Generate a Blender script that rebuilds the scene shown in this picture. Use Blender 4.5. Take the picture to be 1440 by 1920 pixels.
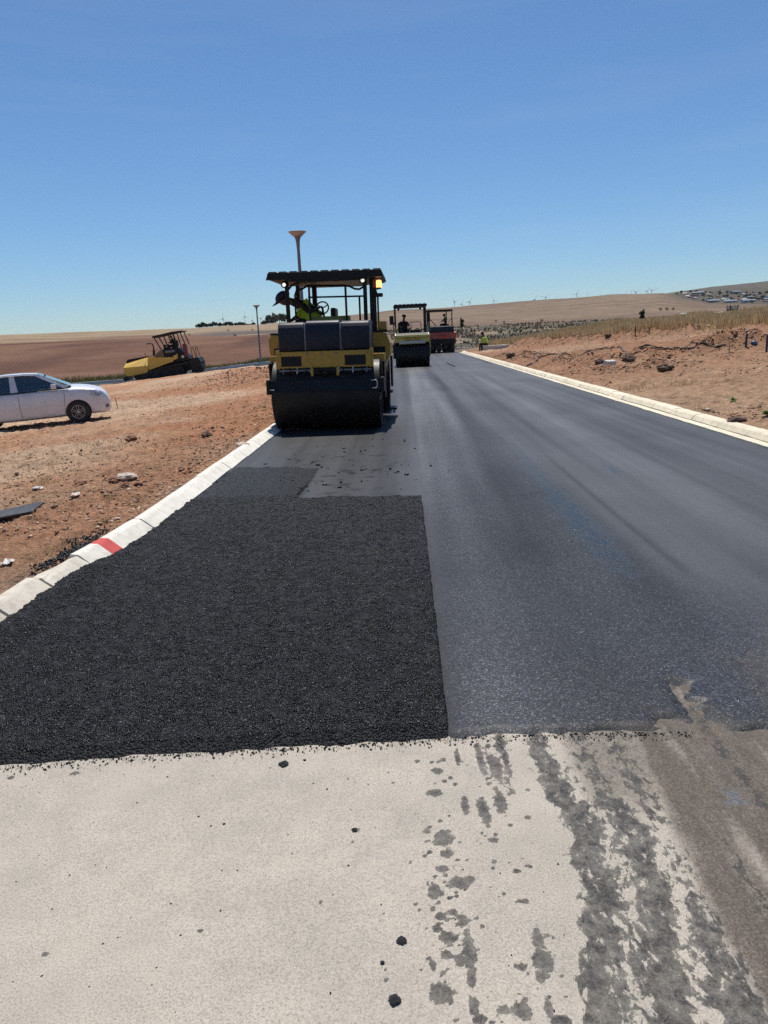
import bpy, bmesh, math, random
import numpy as np
from mathutils import Matrix, Vector

random.seed(7)
RNG = np.random.default_rng(7)
SC = bpy.context.scene
COL = SC.collection
for _o in list(bpy.data.objects):
    bpy.data.objects.remove(_o)

# ------------------------------------------------------------------ camera
F_PX, CX, CY = 1387.0, 720.0, 960.0          # focal length and centre in photo pixels
EYE = 1.58                                   # eye height above the asphalt
AX = np.array([[0.99872448, -0.03722551, -0.03411264],
               [0.02453367, -0.23271941, 0.97223442],
               [-0.0441306, -0.97183123, -0.2315093]])
cam_d = bpy.data.cameras.new('camera')
cam = bpy.data.objects.new('camera', cam_d)
COL.objects.link(cam)
cam_d.sensor_fit = 'VERTICAL'
cam_d.sensor_height = 36.0
cam_d.lens = 36.0 * F_PX / 1920.0
cam_d.clip_start = 0.05
cam_d.clip_end = 30000
_m = Matrix(((AX[0][0], -AX[0][1], -AX[0][2], 0), (AX[1][0], -AX[1][1], -AX[1][2], 0),
             (AX[2][0], -AX[2][1], -AX[2][2], EYE), (0, 0, 0, 1)))
cam.matrix_world = _m
SC.camera = cam

# ------------------------------------------------------------------ sky and sun
SUN_EL, SUN_AZ = 67.0, -3.0                  # azimuth from the road axis, clockwise
w = bpy.data.worlds.new('World')
SC.world = w
w.use_nodes = True
wn = w.node_tree
bg = wn.nodes['Background']
sky = wn.nodes.new('ShaderNodeTexSky')
sky.sky_type = 'NISHITA'
sky.sun_disc = False
sky.sun_elevation = math.radians(SUN_EL)
sky.sun_rotation = math.radians(SUN_AZ)
sky.altitude = 2200
sky.air_density = 1.3
sky.dust_density = 0.6
sky.ozone_density = 10.0
# very thin cirrus over the whole lower sky
_tc = wn.nodes.new('ShaderNodeTexCoord'); _mp = wn.nodes.new('ShaderNodeMapping'); _nz = wn.nodes.new('ShaderNodeTexNoise'); _rp = wn.nodes.new('ShaderNodeValToRGB'); _mx = wn.nodes.new('ShaderNodeMix')
_mp.inputs['Scale'].default_value = (1.6, 1.6, 17.0); _mp.inputs['Rotation'].default_value = (0.0, math.radians(7.0), 0.0)
_nz.inputs['Scale'].default_value = 1.5; _nz.inputs['Detail'].default_value = 4.0
_rp.color_ramp.elements[0].position = .50; _rp.color_ramp.elements[0].color = (0, 0, 0, 1); _rp.color_ramp.elements[1].position = .80; _rp.color_ramp.elements[1].color = (.09, .09, .09, 1)
_mx.data_type = 'RGBA'; _mx.inputs[7].default_value = (6.2, 6.9, 7.6, 1)
wn.links.new(_tc.outputs['Generated'], _mp.inputs['Vector']); wn.links.new(_mp.outputs[0], _nz.inputs['Vector']); wn.links.new(_nz.outputs['Fac'], _rp.inputs[0])
wn.links.new(_rp.outputs[0], _mx.inputs[0]); wn.links.new(sky.outputs['Color'], _mx.inputs[6]); 
_wb = wn.nodes.new('ShaderNodeMix'); _wb.data_type = 'RGBA'; _wb.blend_type = 'MULTIPLY'; _wb.inputs[0].default_value = 1.0; _wb.inputs[7].default_value = (.93, 1.0, 1.0, 1)   # white balance
wn.links.new(_mx.outputs[2], _wb.inputs[6]); wn.links.new(_wb.outputs[2], bg.inputs['Color'])
bg.inputs['Strength'].default_value = 0.099
sun_d = bpy.data.lights.new('sun', 'SUN')
sun_d.energy = 4.9
sun_d.angle = math.radians(0.55)
sun_d.color = (1.0, 0.955, 0.89)
sun = bpy.data.objects.new('sun', sun_d)
COL.objects.link(sun)
_e, _a = math.radians(SUN_EL), math.radians(SUN_AZ)
_sd = Vector((math.sin(_a) * math.cos(_e), math.cos(_a) * math.cos(_e), math.sin(_e)))
sun.rotation_euler = _sd.to_track_quat('Z', 'Y').to_euler()
sun.location = (0, 0, 50)
SC.view_settings.view_transform = 'Standard'
SC.view_settings.look = 'None'
SC.view_settings.exposure = 0.0
SC.view_settings.gamma = 1.0
SC.view_settings.use_curve_mapping = False
SC.render.engine = 'CYCLES'
SC.cycles.max_bounces = 6
SC.cycles.diffuse_bounces = 3
SC.cycles.glossy_bounces = 3
SC.cycles.transparent_max_bounces = 8
SC.cycles.use_denoising = False
SC.cycles.use_adaptive_sampling = False
SC.cycles.volume_bounces = 0

# ------------------------------------------------------------------ noise and projection
def _hash(ix, iy, seed):
    n = (ix.astype(np.int64) * 374761393 + iy.astype(np.int64) * 668265263 + seed * 974634777) & 0xFFFFFFFF
    n = ((n ^ (n >> 13)) * 1274126177) & 0xFFFFFFFF
    n = n ^ (n >> 16)
    return (n & 0xFFFFFF) / float(0xFFFFFF)

def vn(x, y, seed=0):
    x = np.asarray(x, float); y = np.asarray(y, float)
    ix = np.floor(x); iy = np.floor(y)
    fx = x - ix; fy = y - iy
    fx = fx * fx * fx * (fx * (fx * 6 - 15) + 10); fy = fy * fy * fy * (fy * (fy * 6 - 15) + 10)
    a = _hash(ix, iy, seed); b = _hash(ix + 1, iy, seed); c = _hash(ix, iy + 1, seed); d = _hash(ix + 1, iy + 1, seed)
    return (a + (b - a) * fx) * (1 - fy) + (c + (d - c) * fx) * fy

def fbm(x, y, o=4, seed=0, g=0.5):
    x = np.asarray(x, float); y = np.asarray(y, float)
    s = 0.0; a = 1.0; t = 0.0
    for k in range(o):
        s = s + a * vn(x, y, seed + k * 17); t += a; a *= g
        x, y = x * 1.93 * .82 - y * 1.93 * .57 + 3.1, x * 1.93 * .57 + y * 1.93 * .82 + 7.7
    return s / t

def ss(a, b, v):
    t = np.clip((np.asarray(v, float) - a) / (b - a), 0, 1)
    return t * t * (3 - 2 * t)

def gauss(x, y, cx, cy, sx, sy):
    return np.exp(-((x - cx) / sx) ** 2 - ((y - cy) / sy) ** 2)

def ray(px, py):
    return AX @ np.array([(px - CX) / F_PX, (py - CY) / F_PX, 1.0])

def G(px, py, z=0.0):                        # a photo pixel on the level z
    d = ray(px, py); t = (z - EYE) / d[2]
    return float(d[0] * t), float(d[1] * t)

def at(px, py, Y):                           # a photo pixel at the distance Y
    d = ray(px, py); t = Y / d[1]
    return Vector((d[0] * t, Y, d[2] * t + EYE))

def az(px):                                  # azimuth of a photo column at the horizon, degrees
    d = ray(px, 628 + (755 - px) * 0.0454)
    return math.degrees(math.atan2(d[0], d[1]))

# ------------------------------------------------------------------ terrain height
KL, KR = -2.27, 4.70                         # front edges of the left and right kerb
_TH = [az(p) for p in (-500, 0, 200, 370, 500, 740, 860, 1000, 1150, 1240, 1330, 1440, 2000)]
_E1 = [1.1, 1.14, 1.14, 1.14, 1.16, 1.78, 1.82, 1.98, 2.1, 2.0, 1.2, .9, .6]
_R1 = [470, 470, 480, 520, 620, 1000, 1100, 1150, 1150, 1100, 1000, 900, 900]
_E2 = [.4, .4, .4, .4, .5, .7, 1.1, 1.5, 1.8, 1.98, 2.02, 2.1, 2.2]
_E3 = [.3, .3, .3, .3, .3, .5, .9, 1.3, 1.7, 1.95, 2.22, 2.38, 2.4]

def far_keys(th):
    e1 = np.tan(np.radians(np.interp(th, _TH, _E1))); r1 = np.interp(th, _TH, _R1)
    e2 = np.tan(np.radians(np.interp(th, _TH, _E2))); e3 = np.tan(np.radians(np.interp(th, _TH, _E3)))
    left = ss(-3.0, -8.0, th)                # the red field on the left rises at once
    r0 = np.full_like(th, 75.0)
    z0 = -1.2 + 0 * th
    rm = np.where(left > .5, 170.0, 420.0); rm = 420 - 250 * left
    zm = 1.58 + rm * np.tan(np.radians(.35 + .12 * left))
    z1 = 1.58 + r1 * e1
    R = [r0, rm, r1, r1 * 1.4, 2100 + 0 * th, 2700 + 0 * th, 3900 + 0 * th, 7000 + 0 * th]
    Z = [z0, zm, z1, z1 - 12, 1.58 + 2100 * e2, 1.58 + 2100 * e2 - 25, 1.58 + 3900 * e3, 1.58 + 3900 * e3 - 90]
    return R, Z

def Hfar(x, y):
    r = np.hypot(x, y); th = np.degrees(np.arctan2(x, y))
    R, Z = far_keys(th)
    z = np.array(Z[0], float)
    for k in range(len(R) - 1):
        t = np.clip((r - R[k]) / (R[k + 1] - R[k]), 0, 1)
        t = (t * t * (3 - 2 * t)) * .7 + t * .3
        z = np.where(r > R[k], Z[k] + (Z[k + 1] - Z[k]) * t, z)
    amp = np.clip((r - 80) / 400, 0, 1)
    z = z + amp * (fbm(x / 60, y / 60, 3, 5) - .5) * 2.2 + np.clip((r - 1500) / 1500, 0, 1) * (fbm(x / 400, y / 400, 3, 9) - .5) * 12
    return z

def bankline(y):                             # lower edge of the grass on the right bank
    return np.interp(y, [0, 25, 32, 38, 50, 62, 80, 120], [24, 19, 17, 13.8, 11.0, 9.2, 8.6, 8.0])

def Hnear(x, y):
    d = np.clip(-2.45 - x, 0, None)
    zn = .085 - .98 * (1 - np.exp(-d / 8.0))
    zf = .085 - .022 * d - .0022 * np.minimum(d, 18) ** 2
    zl = zn + (zf - zn) * ss(24, 40, y)
    e = np.clip(x - 4.95, 0, None)
    zr = .10 + .07 * e + .0042 * e * e
    crest = 2.05
    zr = np.where(zr > 1.2, 1.2 + (crest - 1.2) * (1 - np.exp(-(zr - 1.2) / (crest - 1.2))), zr)
    bl = bankline(y)
    over = np.clip(x - bl - 11, 0, None)
    zr = zr - .05 * over
    z = np.where(x < 0, zl, zr)
    return z

def relief(x, y):                            # dirt relief outside the road
    left = ss(-2.45, -2.75, x); right = ss(4.95, 5.3, x)
    near = left * ss(60, 30, y)
    z = near * ((fbm(x * 1.1, y * 1.1, 4, 21) - .5) * .13 + (fbm(x * 6, y * 6, 4, 23, .65) - .5) * .12 - np.abs(fbm(x * .7 - y * .2, y * 2.2, 3, 27) - .5) * .13)
    # wheel tracks along the verge
    z = z - near * .03 * np.exp(-((x + 4.6 + .2 * np.sin(y * .5)) / .22) ** 2) * fbm(x, y, 2, 4)
    z = z + near * (.42 * gauss(x, y, -7.0, 37.5, 2.6, 2.4) + .32 * gauss(x, y, -5.0, 33.0, 1.4, 3.0)
                    + .25 * gauss(x, y, -9.8, 38.5, 2.0, 1.6)) * (.6 + .8 * fbm(x * 2, y * 2, 3, 3))
    z = z + near * .10 * np.exp(-((x + 3.6) / .8) ** 2) * ss(13, 18, y) * (fbm(x * 2, y * 1.2, 3, 61))
    rr = right * ss(95, 60, y)
    z = z + rr * ((fbm(x * .9, y * .55, 4, 31) - .5) * .22 + (fbm(x * 5, y * 5, 4, 33, .6) - .5) * .10 - np.abs(fbm(x * .9 + y * .25, y * 2.6, 3, 35) - .5) * .22)
    yk = np.interp(x, [-40, -30, -22, -14, -8, -4], [52, 55.2, 58.2, 60.0, 61.6, 63])
    z = z + left * ss(-3, -7, x) * np.exp(-((y - yk + 6.4) / .9) ** 2) * .15 * (.35 + 1.1 * fbm(x * 1.1, y * 1.1, 3, 65))
    # ploughed spoil ridges on the bank
    for (x0, y0, x1, y1, wd, hh) in SPOIL:
        dx, dy = x1 - x0, y1 - y0; L = math.hypot(dx, dy)
        t = ((x - x0) * dx + (y - y0) * dy) / L; n = ((x - x0) * dy - (y - y0) * dx) / L
        m = ss(-.6, .4, t) * ss(L + .6, L - .4, t) * np.exp(-(n / wd) ** 2)
        z = z + rr * m * hh * (.3 + 1.3 * fbm(x * 1.7, y * 1.7, 3, 37))
    return z

SPOIL = [(8.6, 56, 14.2, 37, .9, .42), (6.4, 27.5, 11.6, 24.6, .8, .34), (5.6, 44, 7.4, 30, .7, .22), (10, 25.5, 13.5, 22.5, .7, .25),
         (6.1, 24.5, 8.2, 22.2, .45, .2)]

def H(x, y):
    x = np.asarray(x, float); y = np.asarray(y, float)
    r = np.hypot(x, y)
    t = ss(62, 115, r)
    z = Hnear(x, y) * (1 - t) + Hfar(x, y) * t + relief(x, y) * (1 - t)
    # bed of the road, the slab and the kerbs
    sh = .16 * ss(5.9, 5.0, y)
    bed = ss(-2.47, -2.40, x + sh) * ss(4.95, 4.86, x) * ss(68, 66, y)
    return z * (1 - bed) + (-.12) * bed

def H1(x, y):
    return float(H(np.array([x]), np.array([y]))[0])

def hit(px, py):                             # a photo pixel on the terrain
    d = ray(px, py)
    t = np.geomspace(2, 6500, 6000)
    x, y, z = d[0] * t, d[1] * t, d[2] * t + EYE
    k = np.nonzero(z < H(x, y))[0]
    k = k[0] if len(k) else len(t) - 1
    return float(x[k]), float(y[k]), H1(x[k], y[k])

# ------------------------------------------------------------------ materials
class NT:
    def __init__(s, name):
        s.m = bpy.data.materials.new(name); s.m.use_nodes = True
        s.t = s.m.node_tree; s.b = s.t.nodes['Principled BSDF']; s.out = s.t.nodes['Material Output']
    def n(s, typ, **kw):
        nd = s.t.nodes.new('ShaderNode' + typ)
        for k, v in kw.items():
            if k.startswith('_'): setattr(nd, k[1:], v)
            else: s.set(nd, k, v)
        return nd
    def set(s, nd, k, v):
        key = int(k[1:]) if k[0] == 'i' and k[1:].isdigit() else k.replace('__', ' ')
        inp = nd.inputs[key]
        if isinstance(v, bpy.types.NodeSocket): s.t.links.new(v, inp)
        elif isinstance(v, tuple) and len(v) == 3 and inp.type == 'RGBA': inp.default_value = (*v, 1)
        else: inp.default_value = v
    def p(s, **kw):
        for k, v in kw.items(): s.set(s.b, k, v)
    def math(s, op, a, b=0.0, c=0.0, clamp=False):
        nd = s.n('Math', _operation=op, _use_clamp=clamp, i0=a, i1=b, i2=c); return nd.outputs[0]
    def mix(s, f, a, b, mode='MIX'):
        nd = s.n('Mix', _data_type='RGBA', _blend_type=mode)
        s.set(nd, 'i0', f); s.set(nd, 'i6', a); s.set(nd, 'i7', b); return nd.outputs[2]
    def ramp(s, f, stops):
        nd = s.n('ValToRGB', i0=f); cr = nd.color_ramp
        while len(cr.elements) > 1: cr.elements.remove(cr.elements[-1])
        for k, (p, c) in enumerate(stops):
            e = cr.elements[0] if k == 0 else cr.elements.new(p)
            e.position = p; e.color = (*c, 1) if isinstance(c, tuple) else (c, c, c, 1)
        return nd.outputs[0]
    def attr(s, name, out='Fac'):
        return s.n('Attribute', _attribute_name=name).outputs[out]
    def pos(s):
        return s.n('NewGeometry').outputs['Position']
    def obj(s):
        return s.n('TexCoord').outputs['Object']
    def noise(s, vec, scale, detail=4, rough=.55, dist=0.0):
        return s.n('TexNoise', Vector=vec, Scale=scale, Detail=detail, Roughness=rough, Distortion=dist).outputs['Fac']
    def vor(s, vec, scale, out='Color', feature='F1', rnd=1.0):
        return s.n('TexVoronoi', _feature=feature, Vector=vec, Scale=scale, Randomness=rnd).outputs[out]
    def scale(s, vec, v):
        return s.n('Mapping', Vector=vec, Scale=v).outputs[0]
    def bump(s, h, strength=.5, dist=.01, normal=None):
        nd = s.n('Bump', Strength=strength, Distance=dist, Height=h)
        if normal is not None: s.set(nd, 'Normal', normal)
        return nd.outputs[0]

MATS = {}
def simple(name, col, rough=.5, metal=0.0, var=.15, scale=6.0, bump=0.0, bscale=60.0, dust=0.0, dustc=(.30, .21, .14), spec=.5, coat=0.0):
    if name in MATS: return MATS[name]
    t = NT(name)
    o = t.obj()
    n = t.noise(o, scale, 5, .6)
    lo = tuple(c * (1 - var) for c in col); hi = tuple(min(1, c * (1 + var)) for c in col)
    c = t.ramp(n, [(.3, lo), (.7, hi)])
    if dust > 0:
        f = t.math('MULTIPLY', t.ramp(t.noise(o, scale * 2.3, 6, .7), [(.42, 0.0), (.72, 1.0)]), dust)
        c = t.mix(f, c, dustc)
    t.p(Base__Color=c, Roughness=t.math('ADD', t.math('MULTIPLY', t.noise(o, scale * 4, 4), .22), rough - .11), Metallic=metal)
    t.p(Specular__IOR__Level=spec, Coat__Weight=coat)
    if bump > 0:
        t.p(Normal=t.bump(t.noise(o, bscale, 4), bump, .004))
    MATS[name] = t.m
    return t.m

# ------------------------------------------------------------------ mesh helpers
def link(name, me, mat=None, parent=None, smooth=False):
    o = bpy.data.objects.new(name, me); COL.objects.link(o)
    if mat is not None and not me.materials: me.materials.append(mat)
    if parent is not None: o.parent = parent
    if smooth: me.polygons.foreach_set('use_smooth', [True] * len(me.polygons))
    return o

def tag(o, label=None, cat=None, group=None, kind=None):
    if label: o['label'] = label
    if cat: o['category'] = cat
    if group: o['group'] = group
    if kind: o['kind'] = kind
    return o

def empty(name, loc=(0, 0, 0), rz=0.0, rx=0.0, ry=0.0, parent=None):
    o = bpy.data.objects.new(name, None); COL.objects.link(o)
    o.empty_display_size = .2
    o.location = loc; o.rotation_euler = (rx, ry, rz)
    if parent is not None: o.parent = parent
    return o

def copy_tree(o, parent=None):
    c = o.copy(); COL.objects.link(c)
    if parent is not None: c.parent = parent
    for ch in list(o.children): copy_tree(ch, c)
    return c

def np_mesh(name, V, Fq):
    me = bpy.data.meshes.new(name)
    V = np.asarray(V, np.float32); Fq = np.asarray(Fq, np.int32); k = Fq.shape[1]
    me.vertices.add(len(V)); me.vertices.foreach_set('co', V.ravel())
    me.loops.add(Fq.size); me.loops.foreach_set('vertex_index', Fq.ravel())
    me.polygons.add(len(Fq)); me.polygons.foreach_set('loop_start', np.arange(0, Fq.size, k, dtype=np.int32))
    me.update(calc_edges=True)
    return me

def grid_faces(nr, nc):
    i = np.arange(nr - 1)[:, None] * nc + np.arange(nc - 1)[None, :]
    return np.stack([i, i + 1, i + nc + 1, i + nc], -1).reshape(-1, 4)

def set_attr(me, name, vals, typ='FLOAT'):
    a = me.attributes.new(name, 'FLOAT_COLOR' if typ == 'C' else 'FLOAT', 'POINT')
    vals = np.asarray(vals, np.float32)
    if typ == 'C':
        v4 = np.ones((len(vals), 4), np.float32); v4[:, :3] = vals
        a.data.foreach_set('color', v4.ravel())
    else:
        a.data.foreach_set('value', vals.ravel())

class MB:
    """collects shapes into one mesh"""
    def __init__(s): s.v = []; s.f = []
    def add(s, vs, fs):
        b = len(s.v); s.v += [tuple(map(float, v)) for v in vs]; s.f += [tuple(b + i for i in f) for f in fs]; return s
    def box(s, x0, x1, y0, y1, z0, z1, bev=0.0):
        if bev <= 0:
            vs = [(x, y, z) for z in (z0, z1) for y in (y0, y1) for x in (x0, x1)]
            return s.add(vs, [(0, 2, 3, 1), (4, 5, 7, 6), (0, 1, 5, 4), (2, 6, 7, 3), (0, 4, 6, 2), (1, 3, 7, 5)])
        b = bev
        bm = bmesh.new(); bmesh.ops.create_cube(bm, size=1)
        for v in bm.verts:
            v.co = Vector(((x0 + x1) / 2 + v.co.x * (x1 - x0), (y0 + y1) / 2 + v.co.y * (y1 - y0), (z0 + z1) / 2 + v.co.z * (z1 - z0)))
        bmesh.ops.bevel(bm, geom=bm.edges[:], offset=b, segments=2, affect='EDGES', profile=.6)
        return s.bm(bm)
    def bm(s, bm):
        bm.verts.index_update()
        s.add([v.co for v in bm.verts], [[v.index for v in f.verts] for f in bm.faces]); bm.free(); return s
    def tube(s, pts, r, n=8, cap=True, closed=False):
        pts = [Vector(p) for p in pts]; m = len(pts)
        rs = r if isinstance(r, (list, tuple)) else [r] * m
        vs = []; up = None
        for i, p in enumerate(pts):
            if closed: d = (pts[(i + 1) % m] - pts[i - 1]).normalized()
            else: d = ((pts[min(i + 1, m - 1)] - p).normalized() + (p - pts[max(i - 1, 0)]).normalized()).normalized()
            if up is None:
                up = Vector((0, 0, 1)) if abs(d.z) < .9 else Vector((1, 0, 0))
            u = (up - d * up.dot(d)).normalized(); up = u
            v = d.cross(u)
            for k in range(n):
                a = 2 * math.pi * k / n
                vs.append(p + (u * math.cos(a) + v * math.sin(a)) * rs[i])
        fs = []
        for i in range(m if closed else m - 1):
            j = (i + 1) % m
            for k in range(n):
                fs.append((i * n + k, i * n + (k + 1) % n, j * n + (k + 1) % n, j * n + k))
        if cap and not closed:
            fs.append(tuple(range(n))[::-1]); fs.append(tuple((m - 1) * n + k for k in range(n)))
        return s.add(vs, fs)
    def lathe(s, prof, c=(0, 0, 0), axis='z', n=24):
        vs = []; m = len(prof)
        for (r, h) in prof:
            for k in range(n):
                a = 2 * math.pi * k / n; q = (r * math.cos(a), r * math.sin(a), h)
                if axis == 'x': q = (h, r * math.cos(a), r * math.sin(a))
                elif axis == 'y': q = (r * math.cos(a), h, r * math.sin(a))
                vs.append((c[0] + q[0], c[1] + q[1], c[2] + q[2]))
        fs = [(i * n + k, i * n + (k + 1) % n, (i + 1) * n + (k + 1) % n, (i + 1) * n + k) for i in range(m - 1) for k in range(n)]
        if prof[0][0] > 1e-6: fs.append(tuple(range(n))[::-1])
        if prof[-1][0] > 1e-6: fs.append(tuple((m - 1) * n + k for k in range(n)))
        return s.add(vs, fs)
    def prism(s, poly, a, b, axis='x'):
        def q(u, v, t): return {'x': (t, u, v), 'y': (u, t, v), 'z': (u, v, t)}[axis]
        n = len(poly)
        vs = [q(u, v, a) for u, v in poly] + [q(u, v, b) for u, v in poly]
        fs = [tuple(range(n))[::-1], tuple(range(n, 2 * n))] + [(i, (i + 1) % n, n + (i + 1) % n, n + i) for i in range(n)]
        return s.add(vs, fs)
    def mesh(s, name, bevel=0.0, seg=2):
        me = bpy.data.meshes.new(name); me.from_pydata(s.v, [], s.f); me.update()
        bm = bmesh.new(); bm.from_mesh(me)
        bmesh.ops.recalc_face_normals(bm, faces=bm.faces[:])
        if bevel > 0:
            es = [e for e in bm.edges if len(e.link_faces) == 2 and e.calc_face_angle(0) > .5]
            bmesh.ops.bevel(bm, geom=es, offset=bevel, segments=seg, affect='EDGES', profile=.6, clamp_overlap=True)
        bm.to_mesh(me); bm.free()
        return me
    def build(s, name, mat, parent=None, bevel=0.0, smooth=False, seg=2):
        me = s.mesh(name, bevel, seg)
        o = link(name, me, mat, parent)
        if smooth:
            me.polygons.foreach_set('use_smooth', [True] * len(me.polygons))
            try: me.set_sharp_from_angle(angle=math.radians(38))
            except Exception: pass
        return o

# ================================================================== GROUND
def ground_colour(x, y, z):
    r = np.hypot(x, y); th = np.degrees(np.arctan2(x, y))
    n1 = fbm(x * .22, y * .22, 4, 41); n2 = fbm(x * .9, y * .9, 4, 43); n3 = fbm(x / 45, y / 45, 4, 45); n4 = fbm(x / 160, y / 30, 3, 47)
    def lerp(a, b, t): return a + (np.asarray(b) - a) * t[:, None]
    C = np.tile(np.array([.54, .365, .235]), (len(x), 1))
    red = np.array([.44, .215, .115])
    # left verge: sandy by the camera, redder along the kerb further on and on the spoil heap
    fl = np.clip(ss(.44, .64, n1) * .75 + ss(-6.5, -3.2, x) * ss(8, 14, y) * .75 + gauss(x, y, -6.5, 36, 4.5, 5) * 1.0
                 + gauss(x, y, -3.6, 20, 1.6, 9) * .8, 0, 1) * ss(.25, .6, n2 * .6 + .35)
    C = np.where((x < 0)[:, None], lerp(C, red, fl), C)
    C = np.where((x < 0)[:, None], lerp(C, [.40, .30, .215], ss(6.2, 4.0, y) * .7), C)
    # right bank: pale sand near, red spoil further up
    Cr = np.tile(np.array([.43, .275, .17]), (len(x), 1))
    sp = np.zeros_like(x)
    for (x0, y0, x1, y1, wd, hh) in SPOIL:
        dx, dy = x1 - x0, y1 - y0; L = math.hypot(dx, dy)
        t = ((x - x0) * dx + (y - y0) * dy) / L; n = ((x - x0) * dy - (y - y0) * dx) / L
        sp = np.maximum(sp, ss(-1.5, .8, t) * ss(L + 1.5, L - .8, t) * np.exp(-(n / (wd * 1.8)) ** 2))
    far_red = .25 + ss(16, 27, y) * .6
    Cr = lerp(Cr, [.33, .165, .09], np.clip(np.maximum(sp * .95, far_red * ss(.3, .55, n1)), 0, 1) * ss(.15, .5, n2 * .5 + .3))
    Cr = lerp(Cr, [.40, .30, .15], ss(-.6, 1.2, x - bankline(y)) * .85)
    C = np.where((x >= 0)[:, None], Cr, C)
    # verge beyond the second road
    # far country
    F = np.tile(np.array([.225, .160, .105]), (len(x), 1))                      # pale stubble hill
    F = lerp(F, [.175, .118, .078], ss(.42, .62, n4))
    scrub = np.array([.135, .105, .075])
    S = np.tile(scrub, (len(x), 1))
    S = lerp(S, [.25, .19, .125], ss(.5, .66, fbm(x / 14, y / 22, 4, 51)))
    S = lerp(S, [.085, .085, .055], ss(.56, .7, fbm(x / 9, y / 12, 3, 53)))
    F = lerp(F, S, ss(430, 360, r + 90 * (n3 - .5)))
    # the red field on the left with a tan top
    L_ = np.tile(np.array([.165, .080, .047]), (len(x), 1))
    L_ = lerp(L_, [.205, .110, .068], ss(.45, .7, fbm(x / 30, y / 12, 4, 57)))
    L_ = lerp(L_, [.125, .062, .038], ss(.5, .75, fbm(x / 12, y / 50, 3, 59)))
    L_ = lerp(L_, [.31, .225, .14], ss(235, 300, r + 70 * (n3 - .5) - 18 * ss(-16, -9, th)))
    band = ss(-16.5, -13, th) * ss(215, 235, r) * ss(330, 300, r)
    L_ = lerp(L_, [.12, .105, .09], band * .85)
    L_ = lerp(L_, [.36, .27, .17], gauss(th, r, -11.3, 225, 1.3, 14) * .9)
    F = lerp(F, L_, ss(-5.5, -8.5, th))
    F = lerp(F, [.085, .08, .058], ss(1450, 1650, r))                          # wooded ridge with the town
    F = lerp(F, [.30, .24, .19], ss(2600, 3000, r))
    F = lerp(F, [.10, .085, .06], ss(17.5, 20.5, th) * ss(760, 900, r))
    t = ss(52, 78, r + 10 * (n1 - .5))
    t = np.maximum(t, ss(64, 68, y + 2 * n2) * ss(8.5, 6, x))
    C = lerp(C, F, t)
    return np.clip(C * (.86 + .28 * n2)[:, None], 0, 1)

def make_ground():
    a1 = np.radians(np.arange(-31, 30.01, .145)); a0 = np.radians(np.arange(-180, -31, 3.0)); a2 = np.radians(np.arange(33, 180.1, 3.0))
    A = np.concatenate([a0, a1, a2])
    r = [.6]
    while r[-1] < 7500:
        q = r[-1]; r.append(q * (1.03 if q < 2.6 else 1.0062 if q < 26 else 1.011 if q < 120 else 1.022))
    R = np.array(r)
    X = (R[:, None] * np.sin(A)[None]).ravel(); Yv = (R[:, None] * np.cos(A)[None]).ravel()
    Z = H(X, Yv)
    behind = Yv < 3.2                          # bed under the slab and under the photographer
    Z = np.where(behind & (np.abs(X) < 30) & (X > -2.3), -.14, Z)
    me = np_mesh('ground', np.stack([X, Yv, Z], 1), grid_faces(len(R), len(A))[:, ::-1])
    set_attr(me, 'tone', ground_colour(X, Yv, Z), 'C')
    t = NT('dirt')
    P = t.pos()
    base = t.attr('tone', 'Color')
    n = t.noise(P, 5.0, 6, .62)
    c = t.mix(1.0, base, t.ramp(n, [(.25, .45), (.5, 1.0), (.75, 1.38)]), 'MULTIPLY')
    n2 = t.noise(P, 38, 5, .65)
    c = t.mix(1.0, c, t.ramp(n2, [(.3, .55), (.55, 1.0), (.8, 1.3)]), 'MULTIPLY')
    nb = t.noise(t.scale(P, (.05, .05, .0)), 1.0, 5, .6)
    c = t.mix(1.0, c, t.ramp(nb, [(.3, .8), (.7, 1.18)]), 'MULTIPLY')
    # little pale stones
    vd = t.vor(P, 21, 'Distance'); vc = t.n('SeparateColor', Color=t.vor(P, 21, 'Color')).outputs[0]
    st = t.math('MULTIPLY', t.math('LESS_THAN', vd, .2), t.math('GREATER_THAN', vc, .86))
    c = t.mix(t.math('MULTIPLY', st, .6), c, (.55, .46, .36))
    h = t.math('ADD', t.math('MULTIPLY', t.noise(P, 9, 8, .7), .10), t.math('MULTIPLY', t.noise(P, 55, 5, .7), .022))
    h = t.math('ADD', h, t.math('MULTIPLY', st, .008))
    t.p(Base__Color=c, Roughness=.95, Specular__IOR__Level=.15, Normal=t.bump(h, .9, 1.0))
    o = link('ground', me, t.m, smooth=True)
    return tag(o, kind='structure')
make_ground()

# ================================================================== CONCRETE SLAB IN THE FOREGROUND
SLAB_Z = -.020
def slab_edge(x):                            # where the new asphalt begins, metres ahead
    return np.interp(x, [-3, -1.66, -1.04, -.31, .25, .81, 1.38, 3, 6], [2.50, 2.57, 2.63, 2.665, 2.70, 2.70, 2.675, 2.66, 2.62])

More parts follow.
